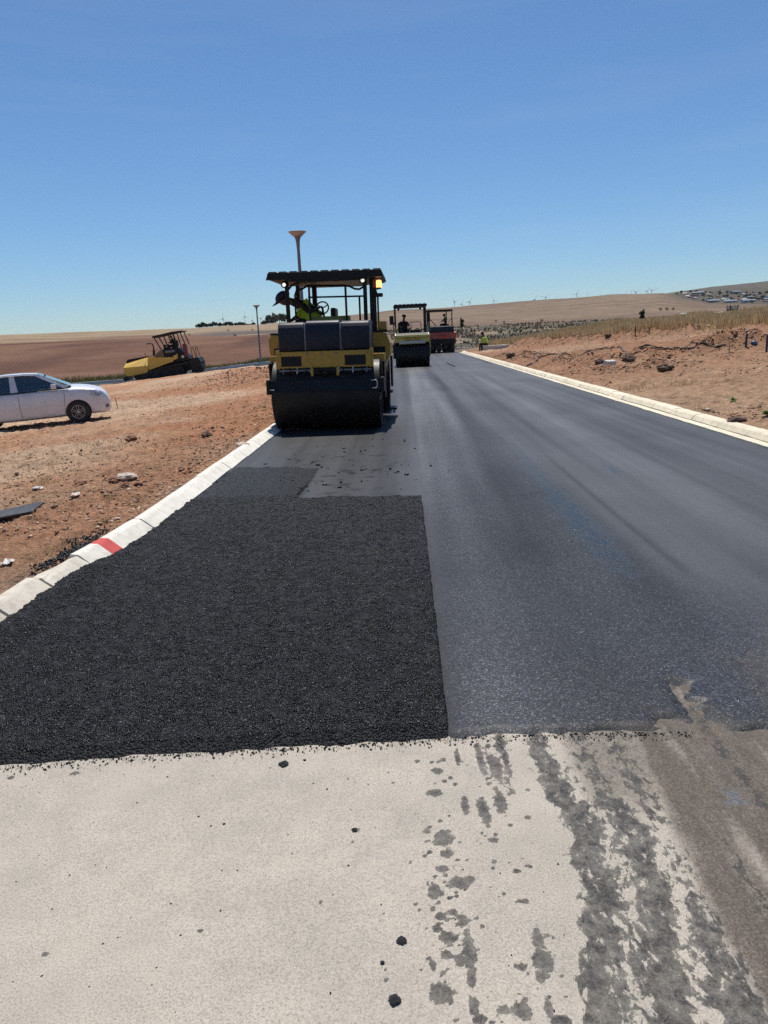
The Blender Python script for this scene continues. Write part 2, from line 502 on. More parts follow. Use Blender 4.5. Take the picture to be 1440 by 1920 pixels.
def make_slab():
    xs = np.concatenate([np.linspace(-2.3, -1.9, 6)[:-1], np.arange(-1.9, 1.7, .0085), np.linspace(1.7, 4.8, 60)[1:]])
    ys = np.concatenate([np.linspace(-3, 1.25, 40)[:-1], np.arange(1.25, 3.3, .0085)])
    X, Yv = np.meshgrid(xs, ys); X = X.ravel(); Yv = Yv.ravel()
    Z = SLAB_Z + (fbm(X * 2, Yv * 2, 3, 71) - .5) * .006
    me = np_mesh('slab', np.stack([X, Yv, Z], 1), grid_faces(len(ys), len(xs)))
    wob = (fbm(X * 3, Yv * 2, 4, 73) - .5)
    # damp bitumen tracked over the concrete, running along the road
    xl = np.interp(Yv, [1.2, 1.47, 1.8, 2.05, 2.3, 2.65], [.33, .37, .45, .49, .455, .43])
    xe = X - xl + .07 * (fbm(X * 9, Yv * 9, 3, 74) - .5) + .02 * wob
    d = .635 - .22 * np.exp(-((xe - .13) / .035) ** 2) - .34 * np.exp(-((xe - .27 - .04 * wob) / .03) ** 2) - .22 * ss(2.15, 2.5, Yv) * ss(.05, .09, xe)
    d = d * ss(-.03, .02, xe) * ss(.46, .34, X - .43 + .10 * wob) + .10 * ss(-.14, .0, xe) * ss(.02, -.03, xe)
    d = np.maximum(d, .42 * np.exp(-((X - .95 - .04 * wob) / .03) ** 2) * ss(2.3, 1.9, Yv)); d = np.maximum(d, .40 * np.exp(-((X - 1.16 + .05 * wob) / .04) ** 2))
    d = np.maximum(d, .55 * np.exp(-((X - .26 - .04 * wob) / .035) ** 2) * ss(2.25, 2.5, Yv) * (.35 + 1.1 * fbm(X * 9, Yv * 5, 3, 79)))
    d = np.maximum(d, .5 * np.exp(-((X - .33 - .05 * wob) / .03) ** 2) * ss(2.15, 2.4, Yv) * (.3 + 1.2 * fbm(X * 12, Yv * 4, 3, 81)))
    spots = [(820, 1445, 13, 7), (815, 1487, 16, 7), (858, 1420, 6, 16), (800, 1558, 9, 5), (832, 1572, 22, 16), (838, 1600, 14, 8), (862, 1655, 24, 11), (815, 1670, 13, 16),
             (880, 1648, 12, 7), (830, 1628, 14, 7), (812, 1703, 7, 6), (825, 1718, 11, 8), (848, 1710, 14, 7), (840, 1757, 19, 13), (820, 1740, 11, 8), (838, 1790, 13, 11),
             (862, 1800, 13, 11), (812, 1808, 9, 7), (880, 1780, 13, 40), (884, 1835, 10, 18), (868, 1725, 10, 14), (828, 1860, 27, 22), (888, 1885, 11, 20), (900, 1910, 15, 12),
             (1008, 1760, 12, 20), (1018, 1800, 22, 24), (976, 1812, 13, 9), (1014, 1830, 10, 12), (980, 1690, 16, 5), (968, 1634, 9, 5), (945, 1892, 14, 9), (980, 1895, 20, 16),
             (1028, 1890, 9, 20), (1050, 1912, 26, 10), (872, 1508, 8, 20), (905, 1515, 13, 20), (912, 1535, 10, 14), (938, 1505, 14, 22), (930, 1440, 14, 26), (900, 1420, 8, 30),
             (925, 1575, 13, 5), (715, 1806, 4, 4), (600, 1691, 6, 4), (375, 1745, 6, 4), (668, 1556, 8, 5), (85, 1790, 9, 5), (20, 1458, 8, 4), (140, 1450, 9, 4), (660, 1578, 4, 3)]
    dd = np.zeros_like(X)
    rg = random.Random(31)
    for k in range(190):                      # drips scattered round the larger marks
        px, py, rx, ry = rg.choice(spots[:42]); q = rg.uniform(1.5, 5.5)
        spots.append((px + rg.gauss(0, 34), py + rg.gauss(0, 30), q * 1.3, q * .8))
    for (px, py, rx, ry) in spots:
        cx, cy = G(px, py, SLAB_Z); ex, _ = G(px + rx, py, SLAB_Z); _, ey = G(px, py - ry, SLAB_Z)
        sx, sy = abs(ex - cx) * .80, abs(ey - cy) * .88
        q = np.sqrt(((X - cx) / sx) ** 2 + ((Yv - cy) / sy) ** 2)
        dd = np.maximum(dd, np.clip(1.0 - .5 * q, 0, 1))
    # brown mud film on the right
    b = ss(.77, .90, X + .08 * wob - .03 * (Yv - 2)) * (.74 + .75 * (fbm(X * 16, Yv * 1.6, 4, 85) - .5))
    b = b * (1 - .38 * np.exp(-((X - 1.02 + .05 * (Yv - 2) - .05 * wob) / .035) ** 2) * fbm(X * 20, Yv * 6, 3, 87) * 1.3)
    b = np.maximum(b, .46 * ss(.52, .66, X + .08 * wob) * ss(2.0, 2.4, Yv))
    set_attr(me, 'spot', dd)
    wet = gauss(X, Yv, 1.07, 2.27, .055, .07)
    wet = wet * ss(.3, .5, fbm(X * 24, Yv * 24, 3, 89))
    set_attr(me, 'tar', np.clip(d, 0, 1)); set_attr(me, 'mud', np.clip(b, 0, 1)); set_attr(me, 'wet', np.clip(wet, 0, 1))
    t = NT('concrete')
    P = t.pos()
    c = t.ramp(t.noise(P, 1.9, 7, .62), [(.25, (.35, .315, .262)), (.5, (.425, .38, .312)), (.75, (.47, .415, .335))])
    c = t.mix(t.math('MULTIPLY', t.ramp(t.noise(P, 3.3, 6, .7, .6), [(.52, 0.0), (.72, 1.0)]), .35), c, (.30, .275, .245))
    c = t.mix(.55, c, t.ramp(t.noise(P, 9, 6, .6), [(.3, .86), (.55, 1.0), (.75, 1.08)]), 'MULTIPLY')
    c = t.mix(.75, c, t.ramp(t.noise(P, 160, 3, .7), [(.32, .52), (.5, 1.0), (.72, 1.26)]), 'MULTIPLY')
    c = t.mix(.6, c, t.ramp(t.noise(P, 420, 2, .6), [(.34, .5), (.5, 1.0), (.7, 1.25)]), 'MULTIPLY')
    # pits
    pit = t.math('LESS_THAN', t.vor(P, 70, 'Distance'), .10)
    pitr = t.math('GREATER_THAN', t.n('SeparateColor', Color=t.vor(P, 70)).outputs[1], .72)
    c = t.mix(t.math('MULTIPLY', t.math('MULTIPLY', pit, pitr), .75), c, (.10, .085, .07))
    fine = t.math('ADD', t.math('MULTIPLY', t.noise(P, 46, 6, .7), .8), t.math('MULTIPLY', t.noise(P, 150, 3, .6), .35))
    mudf = t.math('ADD', t.attr('mud'), t.math('MULTIPLY', t.math('SUBTRACT', fine, .575), .7), clamp=True)
    mudf = t.ramp(mudf, [(.12, 0.0), (.6, 1.0)])
    mudc = t.ramp(t.noise(t.scale(P, (3.0, .7, 1)), 7, 7, .7), [(.3, (.062, .049, .038)), (.7, (.122, .099, .078))])
    c = t.mix(t.math('MULTIPLY', mudf, .92), c, t.mix(.85, mudc, t.ramp(t.vor(P, 210), [(.15, .45), (.6, 1.0), (.95, 1.9)]), 'MULTIPLY'))
    n1 = t.noise(t.scale(P, (1.0, .55, 1.0)), 40, 7, .68, .4)
    f1 = t.ramp(t.math('ADD', t.attr('tar'), t.math('MULTIPLY', t.math('SUBTRACT', n1, .5), 1.9)), [(.40, 0.0), (.47, .8), (.62, 1.0)])
    n2 = t.noise(P, 62, 5, .62, .3)
    f2 = t.ramp(t.math('ADD', t.attr('spot'), t.math('MULTIPLY', t.math('SUBTRACT', n2, .5), 1.0)), [(.43, 0.0), (.49, .85), (.8, 1.0)])
    f = t.math('MAXIMUM', f1, f2)
    tarc = t.mix(.8, (.042, .037, .032), t.ramp(t.vor(P, 190), [(.2, .25), (.9, 2.2)]), 'MULTIPLY')
    c = t.mix(t.math('MULTIPLY', f, t.ramp(t.noise(P, 22, 4, .6), [(.3, .62), (.6, .98)])), c, tarc)
    c = t.mix(t.math('MULTIPLY', t.ramp(t.math('ADD', t.attr('wet'), t.math('MULTIPLY', t.math('SUBTRACT', n2, .5), .6)), [(.35, 0.0), (.6, 1.0)]), .75), c, t.mix(.8, (.085, .088, .095), t.ramp(t.vor(P, 190), [(.2, .4), (.9, 2.0)]), 'MULTIPLY'))
    rough = t.math('SUBTRACT', .85, t.math('ADD', t.math('MULTIPLY', f, .25), t.math('MULTIPLY', t.attr('wet'), .35)))
    hgt = t.math('ADD', t.math('MULTIPLY', t.noise(P, 150, 4, .7), .0016), t.math('MULTIPLY', t.math('MULTIPLY', f, t.noise(P, 260, 2)), .004))
    t.p(Base__Color=c, Roughness=rough, Specular__IOR__Level=.35, Normal=t.bump(hgt, .8, 1.0))
    o = link('concrete_apron', me, t.m, smooth=True)
    return tag(o, kind='structure')
make_slab()

# ================================================================== ROAD
def asphalt(name):
    t = NT(name)
    P = t.pos()
    coarse = t.attr('coarse'); wet = t.attr('wet'); mud = t.attr('mud'); tone = t.attr('tone')
    cell = t.n('SeparateColor', Color=t.vor(P, 160)).outputs[0]
    cell2 = t.n('SeparateColor', Color=t.vor(P, 300)).outputs[0]
    c = t.ramp(t.noise(P, .9, 6, .6), [(.3, (.021, .0215, .024)), (.7, (.033, .034, .037))])
    c = t.mix(1.0, c, tone, 'MULTIPLY')
    sp = t.mix(coarse, t.ramp(cell2, [(.1, .72), (.9, 1.3)]), t.ramp(cell, [(.05, .10), (.5, .75), (.85, 2.1), (1.0, 5.0)]))
    c = t.mix(1.0, c, sp, 'MULTIPLY')
    sp2 = t.ramp(cell2, [(.0, .4), (.7, 1.05), (.93, 1.7), (1.0, 3.0)])
    c = t.mix(coarse, c, t.mix(1.0, c, sp2, 'MULTIPLY'))
    mf = t.ramp(t.math('ADD', mud, t.math('MULTIPLY', t.math('SUBTRACT', t.noise(P, 18, 5, .65), .5), .9)), [(.3, 0.0), (.75, 1.0)])
    c = t.mix(t.math('MULTIPLY', mf, .55), c, (.125, .100, .078))
    wf = t.ramp(t.math('ADD', wet, t.math('MULTIPLY', t.math('SUBTRACT', t.noise(t.scale(P, (1, .3, 1)), 11, 7, .7), .5), 1.5)), [(.34, 0.0), (.8, .95)])
    c = t.mix(t.math('MULTIPLY', wf, .5), c, (.016, .018, .024))
    rough = t.math('SUBTRACT', t.math('ADD', .50, t.math('MULTIPLY', cell, .16)), t.math('MULTIPLY', wf, .30))
    rough = t.math('SUBTRACT', rough, t.math('MULTIPLY', t.math('GREATER_THAN', cell2, .93), t.math('MULTIPLY', coarse, .25)))
    h = t.math('MULTIPLY', t.math('ADD', cell, t.math('MULTIPLY', cell2, .5)), t.math('ADD', .0009, t.math('MULTIPLY', coarse, .0042)))
    h = t.math('ADD', h, t.math('MULTIPLY', t.noise(P, 130, 3, .6), .0028))
    h = t.math('ADD', h, t.math('MULTIPLY', t.noise(P, 3.0, 3), .006))
    t.p(Base__Color=c, Roughness=rough, Specular__IOR__Level=t.math('MULTIPLY', t.math('SUBTRACT', .50, t.math('MULTIPLY', coarse, .14)), tone), Normal=t.bump(h, t.math('SUBTRACT', .75, t.math('MULTIPLY', wf, .5)), 1.0))
    return t.m

def mat_front(x):                            # far edge of the loose, unrolled mat
    return np.where(x > -1.14, 7.40 - .06 * (x + 1.14), 9.45 - .25 * (x + 2.2))

def road_attrs(X, Yv):
    wob = fbm(X * .8, Yv * .25, 3, 91) - .5
    coarse = ss(.1, .3, X) * ss(1.95 + .9 * np.clip((9 - Yv) / 6, 0, 1) * 0, 1.35, X + .5 * wob + .012 * Yv) * ss(34, 8, Yv) * .9
    coarse = np.maximum(coarse, ss(.1, .2, X) * ss(6.2, 3.0, Yv) * ss(2.6, 1.5, X) * .95)
    coarse = np.maximum(coarse, .30 * ss(9, 4, Yv))
    coarse = np.maximum(coarse, .55 * np.exp(-((X - .55) / .4) ** 2) * ss(40, 14, Yv))
    wet = .62 * np.exp(-((X - 1.45 - .02 * (Yv - 8)) / .20) ** 2) * ss(3.3, 5.5, Yv) * ss(14, 8.5, Yv) * (.5 + fbm(X * 2, Yv * .5, 3, 93))
    wet = np.maximum(wet, .58 * gauss(X, Yv, 1.46, 8.8, .14, .9))
    wet = np.maximum(wet, .6 * gauss(X, Yv, 1.3, 3.05, .18, .35) + .4 * gauss(X, Yv, 1.6, 3.6, .2, .8))
    wet = np.maximum(wet, .55 * gauss(X, Yv, 2.3, 8.2, .12, .7))
    wet = np.maximum(wet, .5 * gauss(X, Yv, .9, 30, .5, 6))
    mud = .8 * ss(1.15, 1.6, X + .15 * wob) * ss(4.4, 2.8, Yv) * (.4 + .8 * fbm(X * 3, Yv, 3, 95)) + .28 * ss(1.6, 2.2, X) * ss(7, 4, Yv)
    mud = np.maximum(mud, .75 * gauss(X, Yv, 1.05, 2.74, .32, .07))
    tone = 1.0 + .0 * X
    tone = tone - .42 * np.exp(-((X - 1.78 + .013 * (Yv - 5) * 0 + .05 * wob) / .035) ** 2) * ss(12, 7.5, Yv) * ss(4.2, 4.9, Yv)
    tone = tone - .42 * np.exp(-((X - 1.15 - .15 * wob) / .16) ** 2) * ss(9, 15, Yv) * ss(34, 24, Yv)
    tone = tone - .38 * np.exp(-((X - .95 - .35 * wob) / .30) ** 2) * ss(4.0, 5.5, Yv) * ss(14, 8, Yv)
    tone = tone + .50 * ss(.13, .18, X) * ss(1.05, .75, X + .3 * wob) * ss(5.0, 9, Yv) + .25 * np.exp(-((X - .42) / .2) ** 2) * ss(7, 4, Yv)
    tone = tone + .12 * ss(1.9, 2.4, X)
    tone = tone * (1 - .22 * ss(.16, .02, X) * ss(30, 10, Yv))
    st = fbm(X * 3.4, Yv * .07, 4, 131, .6) - .5
    tone = tone * (1 + 1.0 * st * ss(2.6, 5, Yv)) * (1 + .35 * (fbm(X * 1.1, Yv * .5, 3, 133) - .5))
    tone = tone * (1 + .22 * np.exp(-((X - .30) / .14) ** 2)) * (1 - .25 * np.exp(-((X - .165) / .02) ** 2))
    # picked-up flakes behind the roller
    fl = fbm(X * 9, Yv * 7, 3, 97)
    tone = tone * (1 - .65 * ss(.66, .72, fl) * gauss(X, Yv, -.8, 9.0, .7, 1.8))
    return np.clip(coarse, 0, 1), np.clip(wet, 0, 1), np.clip(mud, 0, 1), np.clip(tone, .3, 2)

def make_road():
    xs = np.arange(-2.30, 4.74, .036)
    ys = [2.45]
    while ys[-1] < 67: ys.append(ys[-1] + max(.014, .0048 * ys[-1]))
    ys = np.array(ys)
    X, Yv = np.meshgrid(xs, ys); X = X.ravel(); Yv = Yv.ravel()
    e = slab_edge(X) + (fbm(X * 16, Yv * 0, 3, 99) - .5) * .05 + (fbm(X * 45, Yv * 0, 2, 98) - .5) * .025
    # worn-through notch at the front right
    gx, gy = X + .15 * (fbm(X * 12, Yv * 12, 4, 101, .65) - .5), Yv + .18 * (fbm(X * 14, Yv * 10, 4, 103, .65) - .5)
    notch = np.maximum(ss(.045, .015, np.abs(gx - 1.16 - .12 * (gy - 2.9))) * ss(3.22, 3.05, gy),
                       ss(.20, .10, np.abs(gx - 1.10)) * ss(2.86, 2.74, gy))
    m = ss(0, .07, Yv - e) * (1 - notch)
    Z = (1 - m) * -.030 + (fbm(X * .6, Yv * .3, 3, 105) - .5) * .012 + (fbm(X * 40, Yv * 40, 2, 107) - .5) * .004 * ss(6, 3, Yv)
    loose = (X < .13) & (Yv < mat_front(X) - .30)
    Z = Z - .03 * loose * ss(.13, .10, X)
    co, we, mu, to = road_attrs(X, Yv)
    Fq = grid_faces(len(ys), len(xs))
    Fq = Fq[m[Fq].max(1) > .02]
    me = np_mesh('road', np.stack([X, Yv, Z], 1), Fq)
    for n_, v_ in (('coarse', co), ('wet', we), ('mud', mu), ('tone', to)): set_attr(me, n_, v_)
    o = link('road', me, asphalt('rolled_asphalt'), smooth=True)
    return tag(o, kind='structure')
make_road()

def loose_material(name, stone):
    t = NT(name)
    P = t.pos()
    if stone:
        rnd = t.n('NewGeometry').outputs['Random Per Island']
        c = t.ramp(rnd, [(0, (.001, .001, .002)), (.55, (.004, .004, .005)), (.82, (.010, .0105, .012)), (.94, (.030, .031, .034)), (1, (.13, .13, .135))])
        t.p(Base__Color=c, Roughness=t.math('ADD', .26, t.math('MULTIPLY', rnd, .3)), Specular__IOR__Level=.26)
    else:
        cell = t.n('SeparateColor', Color=t.vor(P, 95)).outputs[0]
        c = t.ramp(cell, [(0, (.003, .003, .003)), (.7, (.007, .007, .008)), (1, (.020, .020, .022))])
        h = t.math('ADD', t.math('MULTIPLY', t.vor(P, 95, 'Distance'), -.010), t.math('MULTIPLY', t.noise(P, 170, 3), .003))
        t.p(Base__Color=c, Roughness=.55, Specular__IOR__Level=.25, Normal=t.bump(h, .9, 1.0))
    return t.m

def mat_mask(X, Yv):
    e = slab_edge(X) + (fbm(X * 14, Yv * 0, 3, 111) - .5) * .03
    a = ss(-.01, .09, Yv - e)
    right = ss(.145, .115, X + (fbm(Yv * 9, X * 0, 3, 113) - .5) * .012)
    f = mat_front(X + (fbm(X * 2, Yv * 2.4, 3, 116) - .5) * .16) + (fbm(X * 6, Yv * 6, 3, 115) - .5) * .10 + (fbm(X * 2.5, Yv * 0, 2, 118) - .5) * .25 * ss(-1.0, -1.2, X)
    far = ss(0, .05, f - Yv)
    # the kerb side: the mix spills on to the kerb
    kx = np.interp(Yv, [0, 4.2, 5.0, 5.3, 6.0, 8, 10, 14], [-2.42, -2.42, -2.42, -2.33, -2.28, -2.26, -2.25, -2.25])
    left = ss(-.012, .02, X - kx + (fbm(Yv * 11, X * 0, 3, 117) - .5) * .07)
    return a * right * far * left

def mat_height(X, Yv):
    z = .010 + (fbm(X * 1.3, Yv * 1.3, 3, 119) - .5) * .014
    z = z + .030 * ss(-2.12, -2.36, X) * ss(5.8, 5.0, Yv) + .012 * ss(-2.15, -2.3, X)
    rolled = ss(-.95, -1.2, X) * ss(7.35, 7.7, Yv)        # half-rolled strip further on
    return z * (1 - .75 * rolled), rolled

def make_mat():
    xs = np.arange(-2.46, .17, .014)
    ys = [2.40]
    while ys[-1] < 9.8: ys.append(ys[-1] + max(.011, .0028 * ys[-1]))
    ys = np.array(ys)
    X, Yv = np.meshgrid(xs, ys); X = X.ravel(); Yv = Yv.ravel()
    m = mat_mask(X, Yv); z, rolled = mat_height(X, Yv)
    rough = ((fbm(X * 70, Yv * 70, 2, 121) - .5) * .005 + (fbm(X * 22, Yv * 22, 2, 123) - .5) * .004) * (1 - .75 * rolled)
    Z = (z + rough) * m + (1 - m) * -.030
    Fq = grid_faces(len(ys), len(xs)); Fq = Fq[m[Fq].max(1) > .03]
    me = np_mesh('mat', np.stack([X, Yv, Z], 1), Fq)
    o = link('loose_asphalt_mat', me, loose_material('fresh_asphalt', False), smooth=True)
    tag(o, kind='structure')
    # loose stones of the mix, coated in bitumen
    n = 290000
    u = RNG.random(n)
    yy = 2.50 * (9.7 / 2.50) ** (u ** 1.25)
    xx = -2.46 + RNG.random(n) * 2.63
    mm = mat_mask(xx, yy); zz, rolled = mat_height(xx, yy)
    keep = (mm > .35) & (RNG.random(n) > rolled * .85)
    keep &= RNG.random(n) < np.clip(1.25 - .085 * yy, .15, 1)
    xx, yy, zz, mm = xx[keep], yy[keep], zz[keep] * mm[keep] + (1 - mm[keep]) * -.05, mm[keep]
    n = len(xx)
    s = (.0027 + .0048 * RNG.random(n) ** 2.6) * (1 + .035 * yy)
    # crumbs strewn just over the edge, on the slab and on the kerb
    k = 1500
    ex = -2.0 + RNG.random(k) * 3.1; ey = slab_edge(ex) + .02 - np.abs(RNG.normal(0, .028, k))
    xx = np.concatenate([xx, ex]); yy = np.concatenate([yy, ey]); zz = np.concatenate([zz, np.full(k, SLAB_Z + .003)])
    s = np.concatenate([s, .0016 + .0045 * RNG.random(k) ** 3])
    stones('asphalt_stones', xx, yy, zz, s, loose_material('asphalt_stone', True), .75, parent=o)

_OCT = np.array([(1, 0, 0), (-1, 0, 0), (0, 1, 0), (0, -1, 0), (0, 0, 1), (0, 0, -1)], float)
_OCF = np.array([(0, 2, 4), (2, 1, 4), (1, 3, 4), (3, 0, 4), (2, 0, 5), (1, 2, 5), (3, 1, 5), (0, 3, 5)])
def stones(name, x, y, z, s, mat, flat=.7, parent=None):
    n = len(x)
    V = np.repeat(_OCT[None], n, 0) * (1 + .55 * (RNG.random((n, 6, 1)) - .5)) + .35 * (RNG.random((n, 6, 3)) - .5)
    V = V * (s[:, None, None] * (1 + .5 * (RNG.random((n, 1, 3)) - .5)))
    a = RNG.random(n) * 6.283; b = (RNG.random(n) - .5) * 1.6
    ca, sa, cb, sb = np.cos(a)[:, None], np.sin(a)[:, None], np.cos(b)[:, None], np.sin(b)[:, None]
    X, Y_, Z = V[..., 0], V[..., 1], V[..., 2] * flat
    Y2 = Y_ * cb - Z * sb; Z2 = Y_ * sb + Z * cb
    V = np.stack([X * ca - Y2 * sa + x[:, None], X * sa + Y2 * ca + y[:, None], Z2 + z[:, None]], -1).reshape(-1, 3)
    Fq = (np.arange(n)[:, None, None] * 6 + _OCF[None]).reshape(-1, 3)
    o = link(name, np_mesh(name, V, Fq), mat, parent)
    return tag(o, kind='stuff')
make_mat()

# ================================================================== KERBS
def kerb_material(name, base, dirt):
    t = NT(name)
    o = t.obj(); P = t.pos()
    rnd = t.n('ObjectInfo').outputs['Random']
    c = t.mix(1.0, base, t.ramp(rnd, [(0, .90), (1, 1.08)]), 'MULTIPLY')
    c = t.mix(.8, c, t.ramp(t.noise(P, 7, 6, .65), [(.3, .76), (.55, 1.0), (.8, 1.1)]), 'MULTIPLY')
    f = t.math('MULTIPLY', t.ramp(t.noise(P, 16, 6, .7), [(.52, 0.0), (.72, 1.0)]), dirt)
    c = t.mix(f, c, (.34, .235, .15))
    c = t.mix(t.math('MULTIPLY', t.math('GREATER_THAN', t.noise(P, 75, 3, .7), .70), .55), c, (.16, .13, .10))
    t.p(Base__Color=c, Roughness=.8, Specular__IOR__Level=.3, Normal=t.bump(t.noise(P, 90, 4, .7), .5, .004))
    return t.m

def kerb_mesh(name, prof, L, seed, chip=.0):
    rg = random.Random(seed); n = 5; m = len(prof)
    vs = []
    for i in range(n):
        y = L * i / (n - 1)
        for (px, pz) in prof:
            j = chip if pz > .0 else 0
            vs.append((px + rg.uniform(-j, j), y, pz + rg.uniform(-j, j) * .6))
    fs = [(i * m + k, i * m + (k + 1) % m, (i + 1) * m + (k + 1) % m, (i + 1) * m + k) for i in range(n - 1) for k in range(m)]
    fs += [tuple(range(m))[::-1], tuple((n - 1) * m + k for k in range(m))]
    me = bpy.data.meshes.new(name); me.from_pydata(vs, [], fs); me.update()
    bm = bmesh.new(); bm.from_mesh(me); bmesh.ops.recalc_face_normals(bm, faces=bm.faces[:]); bm.to_mesh(me); bm.free()
    return me

def make_kerbs():
    white = kerb_material('kerb_whitewash', (.78, .735, .63), .35)
    cream = kerb_material('kerb_concrete', (.60, .545, .45), .5)
    yellow = kerb_material('kerb_cream', (.76, .675, .50), .5)
    redm = kerb_material('kerb_red_paint', (.62, .10, .085), .15)
    profL = [(0.0, -.10), (0.015, .012), (-.085, .088), (-.105, .100), (-.165, .104), (-.175, .095), (-.175, -.10)]
    kl = tag(empty('left_kerb', (KL, 0, 0)), kind='structure')
    ms = [kerb_mesh('kerb_stone', profL, .985, s, .004) for s in range(4)]
    def stone(y, L, mat, dx=0.0, dz=0.0, rz=0.0, parent=kl, me=None, name='kerb_stone', label=None):
        me = me or random.choice(ms)
        o = bpy.data.objects.new(name, me); COL.objects.link(o); o.parent = parent
        if not me.materials: me.materials.append(white)
        o.location = (dx, y, dz); o.scale = (1, L / .985, 1); o.rotation_euler = (0, 0, rz)
        o.material_slots[0].link = 'OBJECT'; o.material_slots[0].material = mat
        if label: o['label'] = label
        return o
    lumpy = kerb_mesh('kerb_haunch', [(0, -.1), (.02, .01), (-.06, .07), (-.10, .09), (-.18, .075), (-.2, -.1)], .985, 77, .016)
    for y, L, dx in ((1.1, 1.0, -.20), (2.12, 1.0, -.18), (3.14, .995, -.165), (4.16, .52, -.155)):
        stone(y, L, cream, dx)
    stone(4.69, .50, cream, -.13, .0, -.06, me=lumpy, label='rough patched kerb stone without paint')
    stone(5.20, .29, white, -.095, .0, -.10)
    stone(5.49, .165, redm, -.066, .0, -.10, name='kerb_stone', label='red painted kerb block')
    stone(5.655, .63, white, -.05, .0, -.06)
    y = 6.295
    while y < 61:
        stone(y, .99, white, random.uniform(-.006, .006) - .012 * max(0, (y - 12) / 3 if y < 15 else 1), random.uniform(-.003, .003), random.uniform(-.006, .006)); y += 1.005
    kr = tag(empty('right_kerb', (KR, 0, 0)), kind='structure')
    profR = [(0.0, -.10), (0.0, .018), (.050, .082), (.080, .098), (.215, .104), (.235, .094), (.235, -.10)]
    profC = [(-.20, -.10), (-.20, .018), (-.01, .006), (-.006, -.10)]
    mr = [kerb_mesh('kerb_stone', profR, .985, 20 + s, .004) for s in range(4)]
    mc = [kerb_mesh('channel_stone', profC, .985, 30 + s, .003) for s in range(3)]
    y = 3.35
    while y < 60.5:
        stone(y, .985, yellow, random.uniform(-.006, .006), random.uniform(-.004, .004), random.uniform(-.006, .006), kr, random.choice(mr))
        stone(y, .985, yellow, 0, random.uniform(-.002, .003), 0, kr, random.choice(mc), 'channel_stone')
        y += 1.0
    # the far end turns away to the right
    for k in range(6):
        a = math.radians(8 + k * 14); cx, cy, R_ = 4.6, 60.6, 4.6
        o = stone(0, 1.0, yellow, 0, 0, 0, kr, random.choice(mr))
        o.location = (cx - R_ * math.cos(a) + .0, cy + R_ * math.sin(a), 0); o.rotation_euler = (0, 0, -a)
    for k in range(4):
        o = stone(0, 1.0, yellow, 0, .02, 0, kr, random.choice(mr)); o.location = (4.8 + k * 1.0, 65.2, .0); o.rotation_euler = (0, 0, -math.pi / 2)
make_kerbs()

# ================================================================== MATERIALS OF THE MACHINES
def emit(name, col, strength):
    t = NT(name); t.p(Base__Color=col, Emission__Color=col, Emission__Strength=strength, Roughness=.2)
    return t.m
def glassy(name, tint, fac):
    t = NT(name)
    tr = t.n('BsdfTransparent', Color=tint); gl = t.n('BsdfGlossy', Color=(.9, .95, 1.0), Roughness=.03)
    fr = t.n('Fresnel', IOR=1.5).outputs[0]
    mx = t.n('MixShader'); t.set(mx, 'i0', t.math('ADD', t.math('MULTIPLY', fr, .9), fac)); t.set(mx, 'i1', tr.outputs[0]); t.set(mx, 'i2', gl.outputs[0])
    t.t.links.new(mx.outputs[0], t.out.inputs['Surface'])
    return t.m
YEL = simple('machine_yellow', (.50, .29, .028), .42, var=.10, dust=.35, dustc=(.20, .13, .06), bump=.1, scale=3)
YEL2 = simple('machine_pale_yellow', (.62, .52, .12), .42, var=.10, dust=.35, dustc=(.30, .23, .12), scale=3)
PYEL = simple('paver_yellow_lit', (.66, .41, .06), .4, var=.1, dust=.25, dustc=(.4, .28, .12), scale=3)  # brighter than the roller yellow: sunlight on the paver put into the colour
NAVY = simple('tank_navy', (.008, .012, .025), .5, var=.12, dust=.10, dustc=(.09, .085, .08), scale=2.5, spec=.35)
BLK = simple('machine_black', (.007, .007, .008), .5, var=.25, dust=.12, dustc=(.05, .042, .034), scale=5, spec=.3)
RUB = simple('rubber', (.018, .018, .018), .75, var=.3, dust=.35, dustc=(.11, .085, .06), scale=7)
STEEL = simple('drum_steel', (.16, .145, .125), .34, metal=.85, var=.35, dust=.55, dustc=(.035, .03, .026), scale=2.2)
DRUMB = simple('drum_face_bitumen', (.014, .011, .009), .5, var=.5, dust=.4, dustc=(.03, .025, .02), scale=2.6, spec=.3)
GREY = simple('machine_grey', (.16, .165, .17), .5, var=.15, dust=.3)
PALE = simple('machine_pale', (.55, .53, .47), .5, var=.12, dust=.3)
RED = simple('machine_red', (.40, .055, .035), .45, var=.12, dust=.35)
SKIN = simple('skin', (.075, .040, .026), .55, var=.1)
CLOTHK = simple('cloth_black', (.014, .014, .017), .9, var=.3, bump=.3)
CLOTHB = simple('cloth_navy', (.020, .027, .055), .9, var=.3, bump=.3)
LIME = simple('vest_lime', (.48, .70, .04), .8, var=.2, bump=.3)
GREENC = simple('cloth_green', (.06, .10, .035), .9, var=.2, bump=.3)
SILVER = simple('reflective_tape', (.50, .50, .48), .35, var=.1)
LAMPW = emit('work_lamp_lit', (1.0, .97, .90), .9)
AMBER = emit('beacon_lit', (1.0, .42, .10), 3.0)
AMBER0 = simple('beacon_amber', (.55, .10, .01), .3)
CHROME = simple('chrome', (.6, .6, .6), .15, metal=1.0, var=.05)

